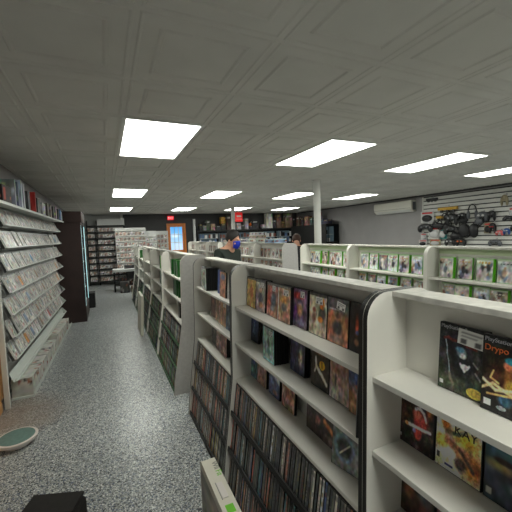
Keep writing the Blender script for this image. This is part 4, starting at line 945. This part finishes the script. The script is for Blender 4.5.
def disp_side():
    for i, y in enumerate((12.5, 11.7, 10.95)):
        root = empty('glass_display_case', (8.05, y, 1.2505)); tag(root, 'lit glass compartment in the black corner cabinet, %s from the corner' % ordw(i+1), 'display case', 'lit display cases')
        b = MB(); b.box(.1, .12, -.33, .33, .01, .6); b.obj('lit_back', M['screen'], root)
        b = MB(); b.box(-.1, .1, -.33, .33, .29, .30); b.obj('shelf', M['metalwhite'], root)
        b = MB(); b.box(-.12, .12, -.34, .34, 0, .009); b.box(-.12, -.1, -.34, -.32, .009, .6); b.box(-.12, -.1, .32, .34, .009, .6); b.obj('frame', M['dark'], root)
        for q in range(4):
            bb = MB(); hh = .12+.1*random.Random(i*4+q).random(); bb.box(-.04, .04, -.05, .05, 0, hh)
            o = bb.obj('display_item', M[['clear','dark','bluep','clear'][q]]); o.location = (8.0, y-.22+q*.15, 1.2505+(.3005 if q % 2 else .0095)); tag(o, 'small item %s along the %s lit compartment of the corner cabinet' % (ordw(q+1), ordw(i+1)), 'item', 'small items in the lit display cases')
disp_side()

# ------------------------------------------------------------------ air conditioner
ac = empty('air_conditioner', (RX-.001, 7.75, 2.15)); tag(ac, 'white wall-mounted air conditioner high on the grey wall', 'air conditioner')
b = MB(); b.prism([(0, .0), (-.10, 0), (-.19, .08), (-.205, .18), (-.20, .31), (-.185, .335), (0, .335)], -.74, .74); b.obj('housing', M['acwhite'], ac, bevel=.008)
b = MB(); b.obox((-.15, 0, .03), (.04, 0, -.032), (0, .66, 0), (.003, 0, .004)); b.obj('louver', M['metalwhite'], ac)
b = MB(); b.box(-.2085, -.2045, -.72, .72, .105, .112); b.obj('seam_line', M['midgrey'], ac)
b = MB(); b.box(-.14, -.02, -.742, -.740, .05, .28); b.obj('side_vent', M['midgrey'], ac)

# ------------------------------------------------------------------ slatted accessory wall
sw = empty('slatwall_display', (RX-.002, 4.9, 0)); tag(sw, 'large white slatted wall panel hung with game accessories', 'slatwall')
b = MB(); H0, H1, P0 = .55, 2.53, .11
z = H0
while z < H1-.02:
    b.box(-.018, 0, -2.2, 1.85, z, min(z+P0-.026, H1)); z += P0
b.obj('slat_board', M['metalwhite'], sw, bevel=.002)
b = MB(); b.box(-.005, -.0005, -2.2, 1.85, H0, H1); b.obj('groove_backing', M['dark'], sw)
b = MB(); b.box(-.03, 0, 1.85, 1.88, H0, H1); b.obj('edge_trim', M['metalwhite'], sw)
FX = RX-.022   # slat front
def rbox(b, c, s, mi=0): b.obox(c, (s[0]/2, 0, 0), (0, s[1]/2, 0), (0, 0, s[2]/2), mi)
def hang(name, lab, y0, y1, z0, z1, style, main, second=None):
    cy, w, h = (y0+y1)/2-.08, (y1-y0)*1.18, (z1-z0)*1.22
    root = empty(name, (FX, cy, z0)); tag(root, lab, 'game accessory', 'accessories hanging on the slatted wall')
    m1 = M[main]; m2 = M[second or 'midgrey']
    b = MB(); b.cyl((0, 0, h*.93), (-.14, 0, h*.93), .004, seg=6); rbox(b, (-.003, 0, h*.93), (.004, .03, .04)); b.obj('hook', M['steel'], root)
    if style == 'pad':           # game controllers: body, two grips, sticks
        b = MB(); b.ell((-.09, 0, h*.62), (.05, w*.42, h*.26), 16, 10)
        for sgn in (-1, 1): b.ell((-.09, sgn*w*.33, h*.38), (.045, w*.15, h*.36), 12, 8)
        b.obj('controller', m1, root, smooth=True)
        for sgn in (-1, 1):
            b = MB(); b.cyl((-.125, sgn*w*.16, h*.55), (-.155, sgn*w*.16, h*.56), min(w, h)*.09, seg=10)
            b.obj('thumbstick', m2, root)
    elif style == 'pack':        # carded blister pack
        b = MB(); rbox(b, (-.05, 0, h*.5), (.004, w, h)); b.obj('backing_card', m1, root)
        b = MB(); b.ell((-.07, 0, h*.38), (.045, w*.40, h*.30), 14, 9); b.obj('blister', m2, root, smooth=True)
        b = MB(); rbox(b, (-.054, 0, h*.84), (.003, w*.8, h*.14)); b.obj('card_print', M['redp' if main != 'redp' else 'metalwhite'], root)
    elif style == 'bar':         # long sensor bars / tools
        b = MB(); rbox(b, (-.06, 0, h*.55), (.05, w, h*.38)); b.obj('bar', m1, root, bevel=.012)
        for q in (-.3, 0, .3):
            b = MB(); rbox(b, (-.06, q*w, h*.25), (.04, w*.14, h*.4))
            b.obj('bracket', m2, root, bevel=.006)
    elif style == 'headset':
        b = MB(); n = 14
        for i in range(n):
            a0, a1 = PI*i/n, PI*(i+1)/n
            b.cyl((-.08, w*.42*math.cos(a0), h*.35+h*.55*math.sin(a0)), (-.08, w*.42*math.cos(a1), h*.35+h*.55*math.sin(a1)), .014, seg=8)
        b.obj('headband', m1, root, smooth=True)
        for sgn in (-1, 1):
            b = MB(); b.ell((-.08, sgn*w*.38, h*.28), (.05, w*.14, h*.26), 12, 8)
            b.obj('ear_cup', m2, root, smooth=True)
    elif style == 'bundle':      # bundled cables and pads
        b = MB(); r = random.Random(lab)
        for k in range(5):
            cy_, cz_ = r.uniform(-.25, .25)*w, h*r.uniform(.3, .7); ra = min(w, h)*r.uniform(.2, .3); n = 14
            for i in range(n):
                a0, a1 = 2*PI*i/n, 2*PI*(i+1)/n
                b.cyl((-.05-.015*k, cy_+ra*math.cos(a0), cz_+1.3*ra*math.sin(a0)), (-.05-.015*k, cy_+ra*math.cos(a1), cz_+1.3*ra*math.sin(a1)), .013, seg=6)
        b.obj('coiled_cable', m1, root)
        b = MB(); b.ell((-.10, 0, h*.42), (.05, w*.38, h*.30), 14, 9); b.obj('plug_bundle', m2, root, smooth=True)
for a in [('sensor_bar','small black bar high at the edge of the slatted wall',6.36,6.66,2.36,2.48,'bar','dark','dark'),
 ('yellow_holder','upper yellow plastic bar on the slatted wall',5.81,6.28,2.03,2.20,'bar','yellow','dark'),
 ('yellow_holder','lower shorter yellow plastic bar on the slatted wall',6.06,6.35,1.83,1.97,'bar','yellow','dark'),
 ('game_controller','black controller with a red-topped card at the slatted wall edge',6.49,6.84,1.80,2.06,'pack','clear','dark'),
 ('game_controller','black controller between the yellow bars and the small silver one',5.75,6.06,1.68,1.98,'pad','dark'),
 ('game_controller','small black and silver controller below the end of the upper yellow bar',5.52,5.75,1.83,1.99,'pad','dark','clear'),
 ('game_controller','outermost black controller sticking past the slatted wall edge',6.49,6.92,1.52,1.75,'pad','dark'),
 ('cable_bundle','black cable bundle with a teal plug below the lower yellow bar',6.09,6.49,1.60,1.80,'bundle','dark','dark'),
 ('carded_accessory','white carded accessory with red print on the slatted wall',6.28,6.59,1.34,1.62,'pack','metalwhite','clear'),
 ('carded_accessory','white and teal carded accessory beside the red-printed one',6.09,6.28,1.34,1.61,'pack','tealp','clear'),
 ('game_controller','wide black controller beside the teal card',5.72,6.12,1.45,1.66,'pad','dark'),
 ('cable_bundle','large black hanging cable mass in the middle of the slatted wall',5.43,5.75,1.31,1.79,'bundle','dark','dark'),
 ('cable_bundle','second large black cable mass beside the middle one',5.21,5.46,1.31,1.78,'bundle','dark','dark'),
 ('gaming_headset','tall grey-black headset highest above the black cable masses',5.27,5.49,1.82,2.16,'headset','dark','midgrey'),
 ('game_controller','grey controller next to the tall headset',5.01,5.27,1.75,1.98,'pad','midgrey','clear'),
 ('game_controller','dark grey controller ending the headset row',4.84,5.01,1.75,1.99,'pad','dark','midgrey'),
 ('carded_accessory','small beige device hanging alone high on the slatted wall',4.58,4.72,2.08,2.32,'pad','beigep','beigep'),
 ('carded_accessory','clear white blister pack near the frame edge',4.39,4.56,1.82,2.00,'pack','clear','clear'),
 ('game_controller','slim black controller below the clear blister pack',4.44,4.67,1.73,1.84,'pad','dark'),
 ('carded_accessory','brownish blister pack below the grey controllers',4.96,5.10,1.47,1.68,'pack','beigep','dark'),
 ('game_controller','dark controller beside the brownish blister pack',4.83,4.97,1.46,1.70,'pad','dark','redp'),
 ('carded_accessory','pink round accessory low on the slatted wall',4.67,4.82,1.41,1.53,'pad','pinkp','clear'),
 ('carded_accessory','blue round accessory beside the pink one',4.53,4.66,1.43,1.57,'pad','bluep','clear'),
 ('game_controller','black controller beside the blue round accessory',4.36,4.51,1.50,1.66,'pad','dark'),
 ('carded_accessory','small pale pack under the outermost black controller',6.70,6.86,1.31,1.47,'pack','clear','clear'),
 ('carded_accessory','lowest pale pack at the slatted wall edge',6.70,6.92,1.13,1.28,'pack','clear','dark'),
 ('carded_accessory','lowest cream and brown pack under the red-printed card',6.28,6.56,1.15,1.30,'pack','beigep','clear'),
 ('game_controller','low black controller just above the shelf top, with a white stick',5.81,6.09,1.15,1.34,'pad','dark','clear'),
 ('game_controller','low black controller just above the shelf top, with an orange stick',5.54,5.79,1.15,1.34,'pad','dark','orangep'),
 ('cable_bundle','black cable bundle hanging just below the upper yellow bar',5.90,6.15,1.80,2.02,'bundle','dark','dark'),
 ('cable_bundle','black cable bundle between the teal card and the wide controller',5.95,6.15,1.52,1.76,'bundle','dark','dark'),
 ('cable_bundle','black cable bundle above the large middle cable mass',5.45,5.72,1.72,1.90,'bundle','dark','dark'),
 ('cable_bundle','grey cable bundle between tall headset and grey controller',5.1,5.32,1.66,1.86,'bundle','dark','midgrey'),
 ('cable_bundle','black cable bundle at the low end near two stick controllers',5.62,5.98,1.30,1.52,'bundle','dark','dark'),
 ('game_controller','low grey controller alone at the bottom of the slatted wall',4.71,4.98,1.16,1.31,'pad','midgrey','dark')]:
    hang(*a)

# ------------------------------------------------------------------ floor things
# cream carton with green print, standing at the near bins
cx, cy0, cy1, ch = .412, 1.02, 1.63, .505
cb = empty('fitness_game_carton', (cx, (cy0+cy1)/2, 0)); tag(cb, 'tall cream carton with green print and a handle slot standing by the near bins', 'box')
hw, hl = .036, (cy1-cy0)/2
b = MB()
nseg = 6; prof = []
for i in range(nseg+1):
    a = PI/2*i/nseg; prof.append((hl-.03+.03*math.sin(a), ch-.03+.03*math.cos(a)))
outline = [(-hl, 0), (hl, 0)]+list(reversed(prof))+[(-y, z) for y, z in prof]
b.prism_axis(outline, (-hw, 0, 0), (0, 1, 0), (0, 0, 1), (2*hw, 0, 0), 0)
b.obj('body', M['carton'], cb)
im = art(40, 30, [('bg', (.62,.60,.55)), ('noise', .25, 6)]+[('blob', .12+.1*i, .3+.25*random.Random(i).random(), .03, .18, random.Random(i+3).choice([(.35,.33,.30),(.45,.42,.38),(.30,.50,.15)]), .5) for i in range(8)]+[('blob', .30, .62, .05, .18, (.30,.62,.12), .4), ('noise', .3, 14)], 8)
b = MB(); b.grid((-hw-.001, hl-.012, .01), (0, -2*hl+.024, 0), (0, 0, ch-.05), im); o = b.obj('side_print', M['paper'], cb); o['label'] = 'grey printed side with green figure'
tw = text_mesh('Wii', .040, M['greyink']); o = link('lettering', tw, (.010, hl-.050, ch+.0008), (0, 0, -PI/2), cb); o['label'] = 'grey lettering'
tf = text_mesh('Fit', .040, M['green']); o = link('lettering', tf, (.010, hl-.118, ch+.0008), (0, 0, -PI/2), cb); o['label'] = 'lime green lettering'
b = MB(); b.box(-.013, .015, hl-.30, hl-.20, ch-.001, ch+.002); o = b.obj('handle', M['rim'], cb, bevel=.0015); o['label'] = 'white carrying handle strip'
b = MB(); b.box(-.017, -.0135, hl-.305, hl-.195, ch, ch+.0012); b.obj('handle_slot', M['greyink'], cb)
b = MB(); b.box(-.018, .018, hl-.385, hl-.340, ch, ch+.0012); b.cyl((.004, hl-.405, ch), (.004, hl-.405, ch+.0012), .014, seg=16); b.cyl((.002, hl-.455, ch), (.002, hl-.455, ch+.0012), .024, seg=20); o = b.obj('green_mark', M['green'], cb); o['label'] = 'lime green printed shapes'

# round teal pad with white rim
mt = empty('round_floor_pad', (-.76, 3.24, 0)); tag(mt, 'round teal-topped pad with a white rim lying on the floor', 'floor pad')
b = MB(); b.cyl((0, 0, .030), (0, 0, .060), .143, .150, seg=48); b.cyl((0, 0, 0), (0, 0, .030), .105, .12, seg=36); b.obj('rim', M['rim'], mt, bevel=.006)
b = MB(); b.cyl((0, 0, .0602), (0, 0, .063), .129, .127, seg=48); o = b.obj('top_surface', M['teal'], mt); o['label'] = 'teal textured top'

# black bag at the frame's lower edge
bg = empty('black_bag', (-.345, 1.99, 0), -.35); tag(bg, 'black-brown bag with a flat top on the speckled floor at the picture edge', 'bag')
b = MB(); b.box(-.15, .15, -.16, .09, 0, .245); b.obj('body', M['bag'], bg, bevel=.03, seg=3)
b = MB(); b.box(-.135, .135, -.06, .085, .2451, .262); b.obj('flap', M['bag'], bg, bevel=.006)
b = MB(); b.box(-.24, -.15, -.12, .07, 0, .17); b.obj('side_pocket', M['bag'], bg, bevel=.03, seg=3)

# ------------------------------------------------------------------ people
def skin_mesh(verts, edges, radii, sub=1, root=0):
    me = bpy.data.meshes.new('sk'); me.from_pydata(verts, edges, [])
    o = bpy.data.objects.new('sk', me); COL.objects.link(o)
    md = o.modifiers.new('s', 'SKIN'); md.use_smooth_shade = True
    for i, r in enumerate(radii):
        rr = r if isinstance(r, tuple) else (r, r)
        me.skin_vertices[0].data[i].radius = rr
        me.skin_vertices[0].data[i].use_root = (i == root)
    s = o.modifiers.new('u', 'SUBSURF'); s.levels = sub
    dg = bpy.context.evaluated_depsgraph_get()
    out = bpy.data.meshes.new_from_object(o.evaluated_get(dg))
    bpy.data.objects.remove(o); bpy.data.meshes.remove(me)
    return out
def merge_remesh(meshes, voxel):
    bm = bmesh.new()
    for m in meshes: bm.from_mesh(m)
    me = bpy.data.meshes.new('merged'); bm.to_mesh(me); bm.free()
    o = bpy.data.objects.new('m', me); COL.objects.link(o)
    r = o.modifiers.new('r', 'REMESH'); r.mode = 'VOXEL'; r.voxel_size = voxel; r.use_smooth_shade = True
    sm = o.modifiers.new('sm', 'SMOOTH'); sm.iterations = 3; sm.factor = .5
    dg = bpy.context.evaluated_depsgraph_get()
    out = bpy.data.meshes.new_from_object(o.evaluated_get(dg))
    bpy.data.objects.remove(o)
    return out
def person(loc, rz, head_yaw, head_pitch, stature, label, hairm, top, mask=True, bend=0.0):
    """local: faces -Y"""
    k = stature/1.70
    root = empty('person', loc, rz); tag(root, label, 'person'); root.scale = (k, k, k)
    ty = -.02
    hp = Vector((.0, -.085-bend, 1.53))                 # head centre
    HM = Euler((head_pitch, 0, head_yaw), 'XYZ').to_matrix()
    V = [(0,0,.95),(0,-.005,1.08),(0,.0,1.22),(0,.005,1.36),(0,-.03-bend*.5,1.425),(hp.x,hp.y+.02,1.48)]
    Rr = [(.165,.115),(.15,.105),(.17,.115),(.165,.10),(.058,.060),(.055,.058)]
    Ed = [(0,1),(1,2),(2,3),(3,4),(4,5)]
    def chain(start, pts, rr):
        p = start
        for q, r in zip(pts, rr):
            V.append(q); Rr.append(r); Ed.append((p, len(V)-1)); p = len(V)-1
        return p
    wr = {}
    for s in (-1, 1):
        chain(0, [(s*.095,.0,.86),(s*.10,-.005,.50),(s*.105,.01,.10),(s*.11,-.04,.05),(s*.115,-.14,.035)], [.088,.060,.042,.042,.034])
        wr[s] = chain(3, [(s*.185,.0,1.365),(s*.235,.02,1.10),(s*.20,-.16,.94),(s*.19,-.21,.915)], [.058,.044,.030,.026])
    body = skin_mesh(V, Ed, Rr, 2)
    parts = [body]
    # hands : palm and five separate fingers
    for s in (-1, 1):
        w = Vector(V[wr[s]]); d = Vector((-s*.15, -.85, -.5)).normalized(); side = Vector((0, 0, 1)).cross(d).normalized(); up = d.cross(side).normalized()
        hv = [tuple(w), tuple(w+d*.05), tuple(w+d*.085)]; hr = [(.024,.018),(.036,.016),(.036,.014)]; he = [(0,1),(1,2)]
        parts.append(skin_mesh(hv, he, hr, 1))
        for i, (off, L) in enumerate(((-.027,.068),(-.009,.076),(.009,.072),(.027,.056))):
            b0 = w+d*.078+side*off
            p1 = b0+d*L*.5-up*.006; p2 = p1+(d*.8-up*.6).normalized()*L*.3; p3 = p2+(d*.4-up*.9).normalized()*L*.25
            parts.append(skin_mesh([tuple(b0), tuple(p1), tuple(p2), tuple(p3)], [(0,1),(1,2),(2,3)], [.0095,.009,.008,.0065], 1))
        t0 = w+d*.02+side*(-s*.022); t1 = t0+side*(-s*.028)+d*.03; t2 = t1+d*.03-side*(-s*.004); 
        parts.append(skin_mesh([tuple(t0), tuple(t1), tuple(t2)], [(0,1),(1,2)], [.013,.0105,.008], 1))
    # head
    b = MB()
    def H(p): return hp+HM@Vector(p)
    b.ell(H((0, .012, .03)), (.074, .092, .088), 22, 14, HM); b.ell(H((0, -.018, -.045)), (.058, .068, .068), 18, 12, HM); b.ell(H((0, -.045, -.085)), (.034, .034, .026), 14, 9, HM)
    b.ell(H((0, -.092, -.018)), (.013, .020, .024), 10, 8, HM); b.ell(H((0, -.085, .022)), (.045, .012, .012), 12, 8, HM)
    for s in (-1, 1):
        b.ell(H((s*.076, .012, -.012)), (.012, .022, .034), 10, 8, HM); b.ell(H((s*.042, -.062, -.03)), (.024, .022, .022), 10, 8, HM)
    b.ell(H((0, -.083, -.062)), (.024, .010, .007), 10, 7, HM); b.ell(H((0, -.081, -.074)), (.020, .010, .007), 10, 7, HM)
    hm = b.mesh('head', M['skin']); parts.append(hm)
    nk = MB(); nk.cyl((0, .0, 1.40), tuple(H((0, .02, -.05))), .058, .056, seg=16); parts.append(nk.mesh('neck', M['skin']))
    bodym = merge_remesh(parts, .0075); bodym.materials.clear(); bodym.materials.append(M['skin'])
    link('body', bodym, (0,0,0), parent=root)
    # eyes
    for s in (-1, 1):
        e = MB(); e.ell(H((s*.031, -.080, .004)), (.0115, .009, .0075), 12, 8, HM); e.ell(H((s*.031, -.0868, .004)), (.0052, .004, .0052), 10, 7, HM, 1); e.obj('eye', [M['rim'], M['hair']], root, smooth=True)
        e = MB(); e.ell(H((s*.032, -.088, .024)), (.019, .006, .005), 10, 7, HM); e.obj('eyebrow', hairm, root, smooth=True)
    # hair : cap of short strands over the skull
    h = MB(); r = random.Random(4)
    nr, ns = 14, 30
    for i in range(nr+1):
        th = i/nr
        for j in range(ns):
            ph = 2*PI*j/ns
            front = max(0, -math.sin(ph))
            maxth = PI*((.70 if mask else .93)-.33*front**1.3)
            t = th*maxth; jit = 1+.03*r.uniform(-1, 1)
            p = Vector((.088*math.sin(t)*math.cos(ph), .016+.110*math.sin(t)*math.sin(ph), .034+.112*math.cos(t)))
            p = Vector((p.x*jit, p.y*jit, p.z*jit)); 
            if i == nr: p = Vector((p.x*.9, (p.y-.012)*.9+.012, p.z))
            h.v.append(tuple(H(p)))
    for i in range(nr):
        for j in range(ns):
            q = (j+1) % ns; h.f.append((i*ns+j, (i+1)*ns+j, (i+1)*ns+q, i*ns+q)); h.m.append(0)
    h.obj('hair', hairm, root, smooth=True)
    if mask:
        m = MB(); nu, nv = 16, 10
        for i in range(nv+1):
            v = i/nv
            for j in range(nu+1):
                u = -1+2*j/nu
                a = u*1.12
                zz = -.006-.092*v
                bulge = .095+.014*math.sin(PI*min(1, v*1.1))*(1-u*u)-.020*max(0, v-.75)*2
                rx = .077-.026*v
                m.v.append(tuple(H((rx*math.sin(a), -.004-bulge*math.cos(a)*1.02, zz+.016*(1-u*u)*(1-v)-.010*(1-abs(u))*v))))
        for i in range(nv):
            for j in range(nu):
                a = i*(nu+1)+j; m.f.append((a, a+1, a+nu+2, a+nu+1)); m.m.append(0)
        o = m.obj('face_mask', M['mask'], root, smooth=True); sd = o.modifiers.new('t', 'SOLIDIFY'); sd.thickness = .003
        o['label'] = 'blue cloth face mask'
    # clothes follow the body
    TV, TR, TE = [], [], []
    TV = [(0,0,.90),(0,-.003,1.06),(0,.0,1.22),(0,.005,1.345),(0,-.005-bend*.3,1.405)]
    TR = [(.185,.135),(.175,.13),(.19,.135),(.175,.115),(.085,.082)]; TE = [(0,1),(1,2),(2,3),(3,4)]
    for s in (-1, 1):
        n0 = len(TV)
        TV += [(s*.185,.0,1.36),(s*.237,.02,1.10),(s*.203,-.15,.948)]; TR += [.075,.060,.044]; TE += [(3,n0),(n0,n0+1),(n0+1,n0+2)]
    sm = skin_mesh(TV, TE, TR, 2); sm.materials.clear(); sm.materials.append(top)
    o = link('sweater', sm, (0,0,0), parent=root); o['label'] = 'dark long-sleeved top'
    LV = [(0,0,.96),(0,0,.90)]; LR = [(.180,.130),(.178,.13)]; LE = [(0,1)]
    for s in (-1, 1):
        n0 = len(LV); LV += [(s*.097,.0,.82),(s*.102,-.003,.50),(s*.107,.012,.10)]; LR += [.105,.080,.066]; LE += [(1,n0),(n0,n0+1),(n0+1,n0+2)]
    lm = skin_mesh(LV, LE, LR, 2); lm.materials.clear(); lm.materials.append(M['trousers']); link('trousers', lm, (0,0,0), parent=root)
    for s in (-1, 1):
        f = MB(); f.ell((s*.112, -.05, .045), (.052, .13, .045), 16, 9); f.box(s*.112-.045, s*.112+.045, -.165, .07, .0, .02)
        f.obj('shoe', M['shoe'], root, smooth=False)
    return root
person((1.63, 4.62, 0), math.radians(30), math.radians(6), math.radians(14), 1.755, 'person with short dark hair, blue face mask and dark green sweater standing between rows', M['hair'], M['sweater'], True, .03)
person((3.33, 5.48, 0), math.radians(146), math.radians(3), math.radians(48), 1.66, 'person with brown hair in dark clothes, mostly hidden at the gap by the grey panel', M['hair2'], M['jacket'], False, .06)

# ------------------------------------------------------------------ camera, world, exposure
f, yaw, pit, rol = 332.0, .4242, .0652, -.0370
fwd = Vector((math.sin(yaw)*math.cos(pit), math.cos(yaw)*math.cos(pit), -math.sin(pit)))
right = Vector((math.cos(yaw), -math.sin(yaw), 0)); up = right.cross(fwd)
Rv = right*math.cos(rol)+up*math.sin(rol); Uv = -right*math.sin(rol)+up*math.cos(rol)
cam = bpy.data.cameras.new('camera'); co = bpy.data.objects.new('camera', cam); COL.objects.link(co)
mw = Matrix((( Rv.x, Uv.x, -fwd.x, 0), (Rv.y, Uv.y, -fwd.y, 0), (Rv.z, Uv.z, -fwd.z, HC), (0, 0, 0, 1)))
co.matrix_world = mw
cam.sensor_width = 36; cam.lens = 36*f/512; cam.clip_start = .02
S.camera = co
w = bpy.data.worlds.new('world'); S.world = w; w.use_nodes = True
w.node_tree.nodes['Background'].inputs['Color'].default_value = (.5, .55, .6, 1); w.node_tree.nodes['Background'].inputs['Strength'].default_value = .05
LAMP = 12.5
M['lamp'].node_tree.nodes['Principled BSDF'].inputs['Emission Strength'].default_value = LAMP
S.view_settings.view_transform = 'Standard'; S.view_settings.look = 'None'; S.view_settings.gamma = 1; S.view_settings.use_curve_mapping = False
S.view_settings.exposure = 0.0
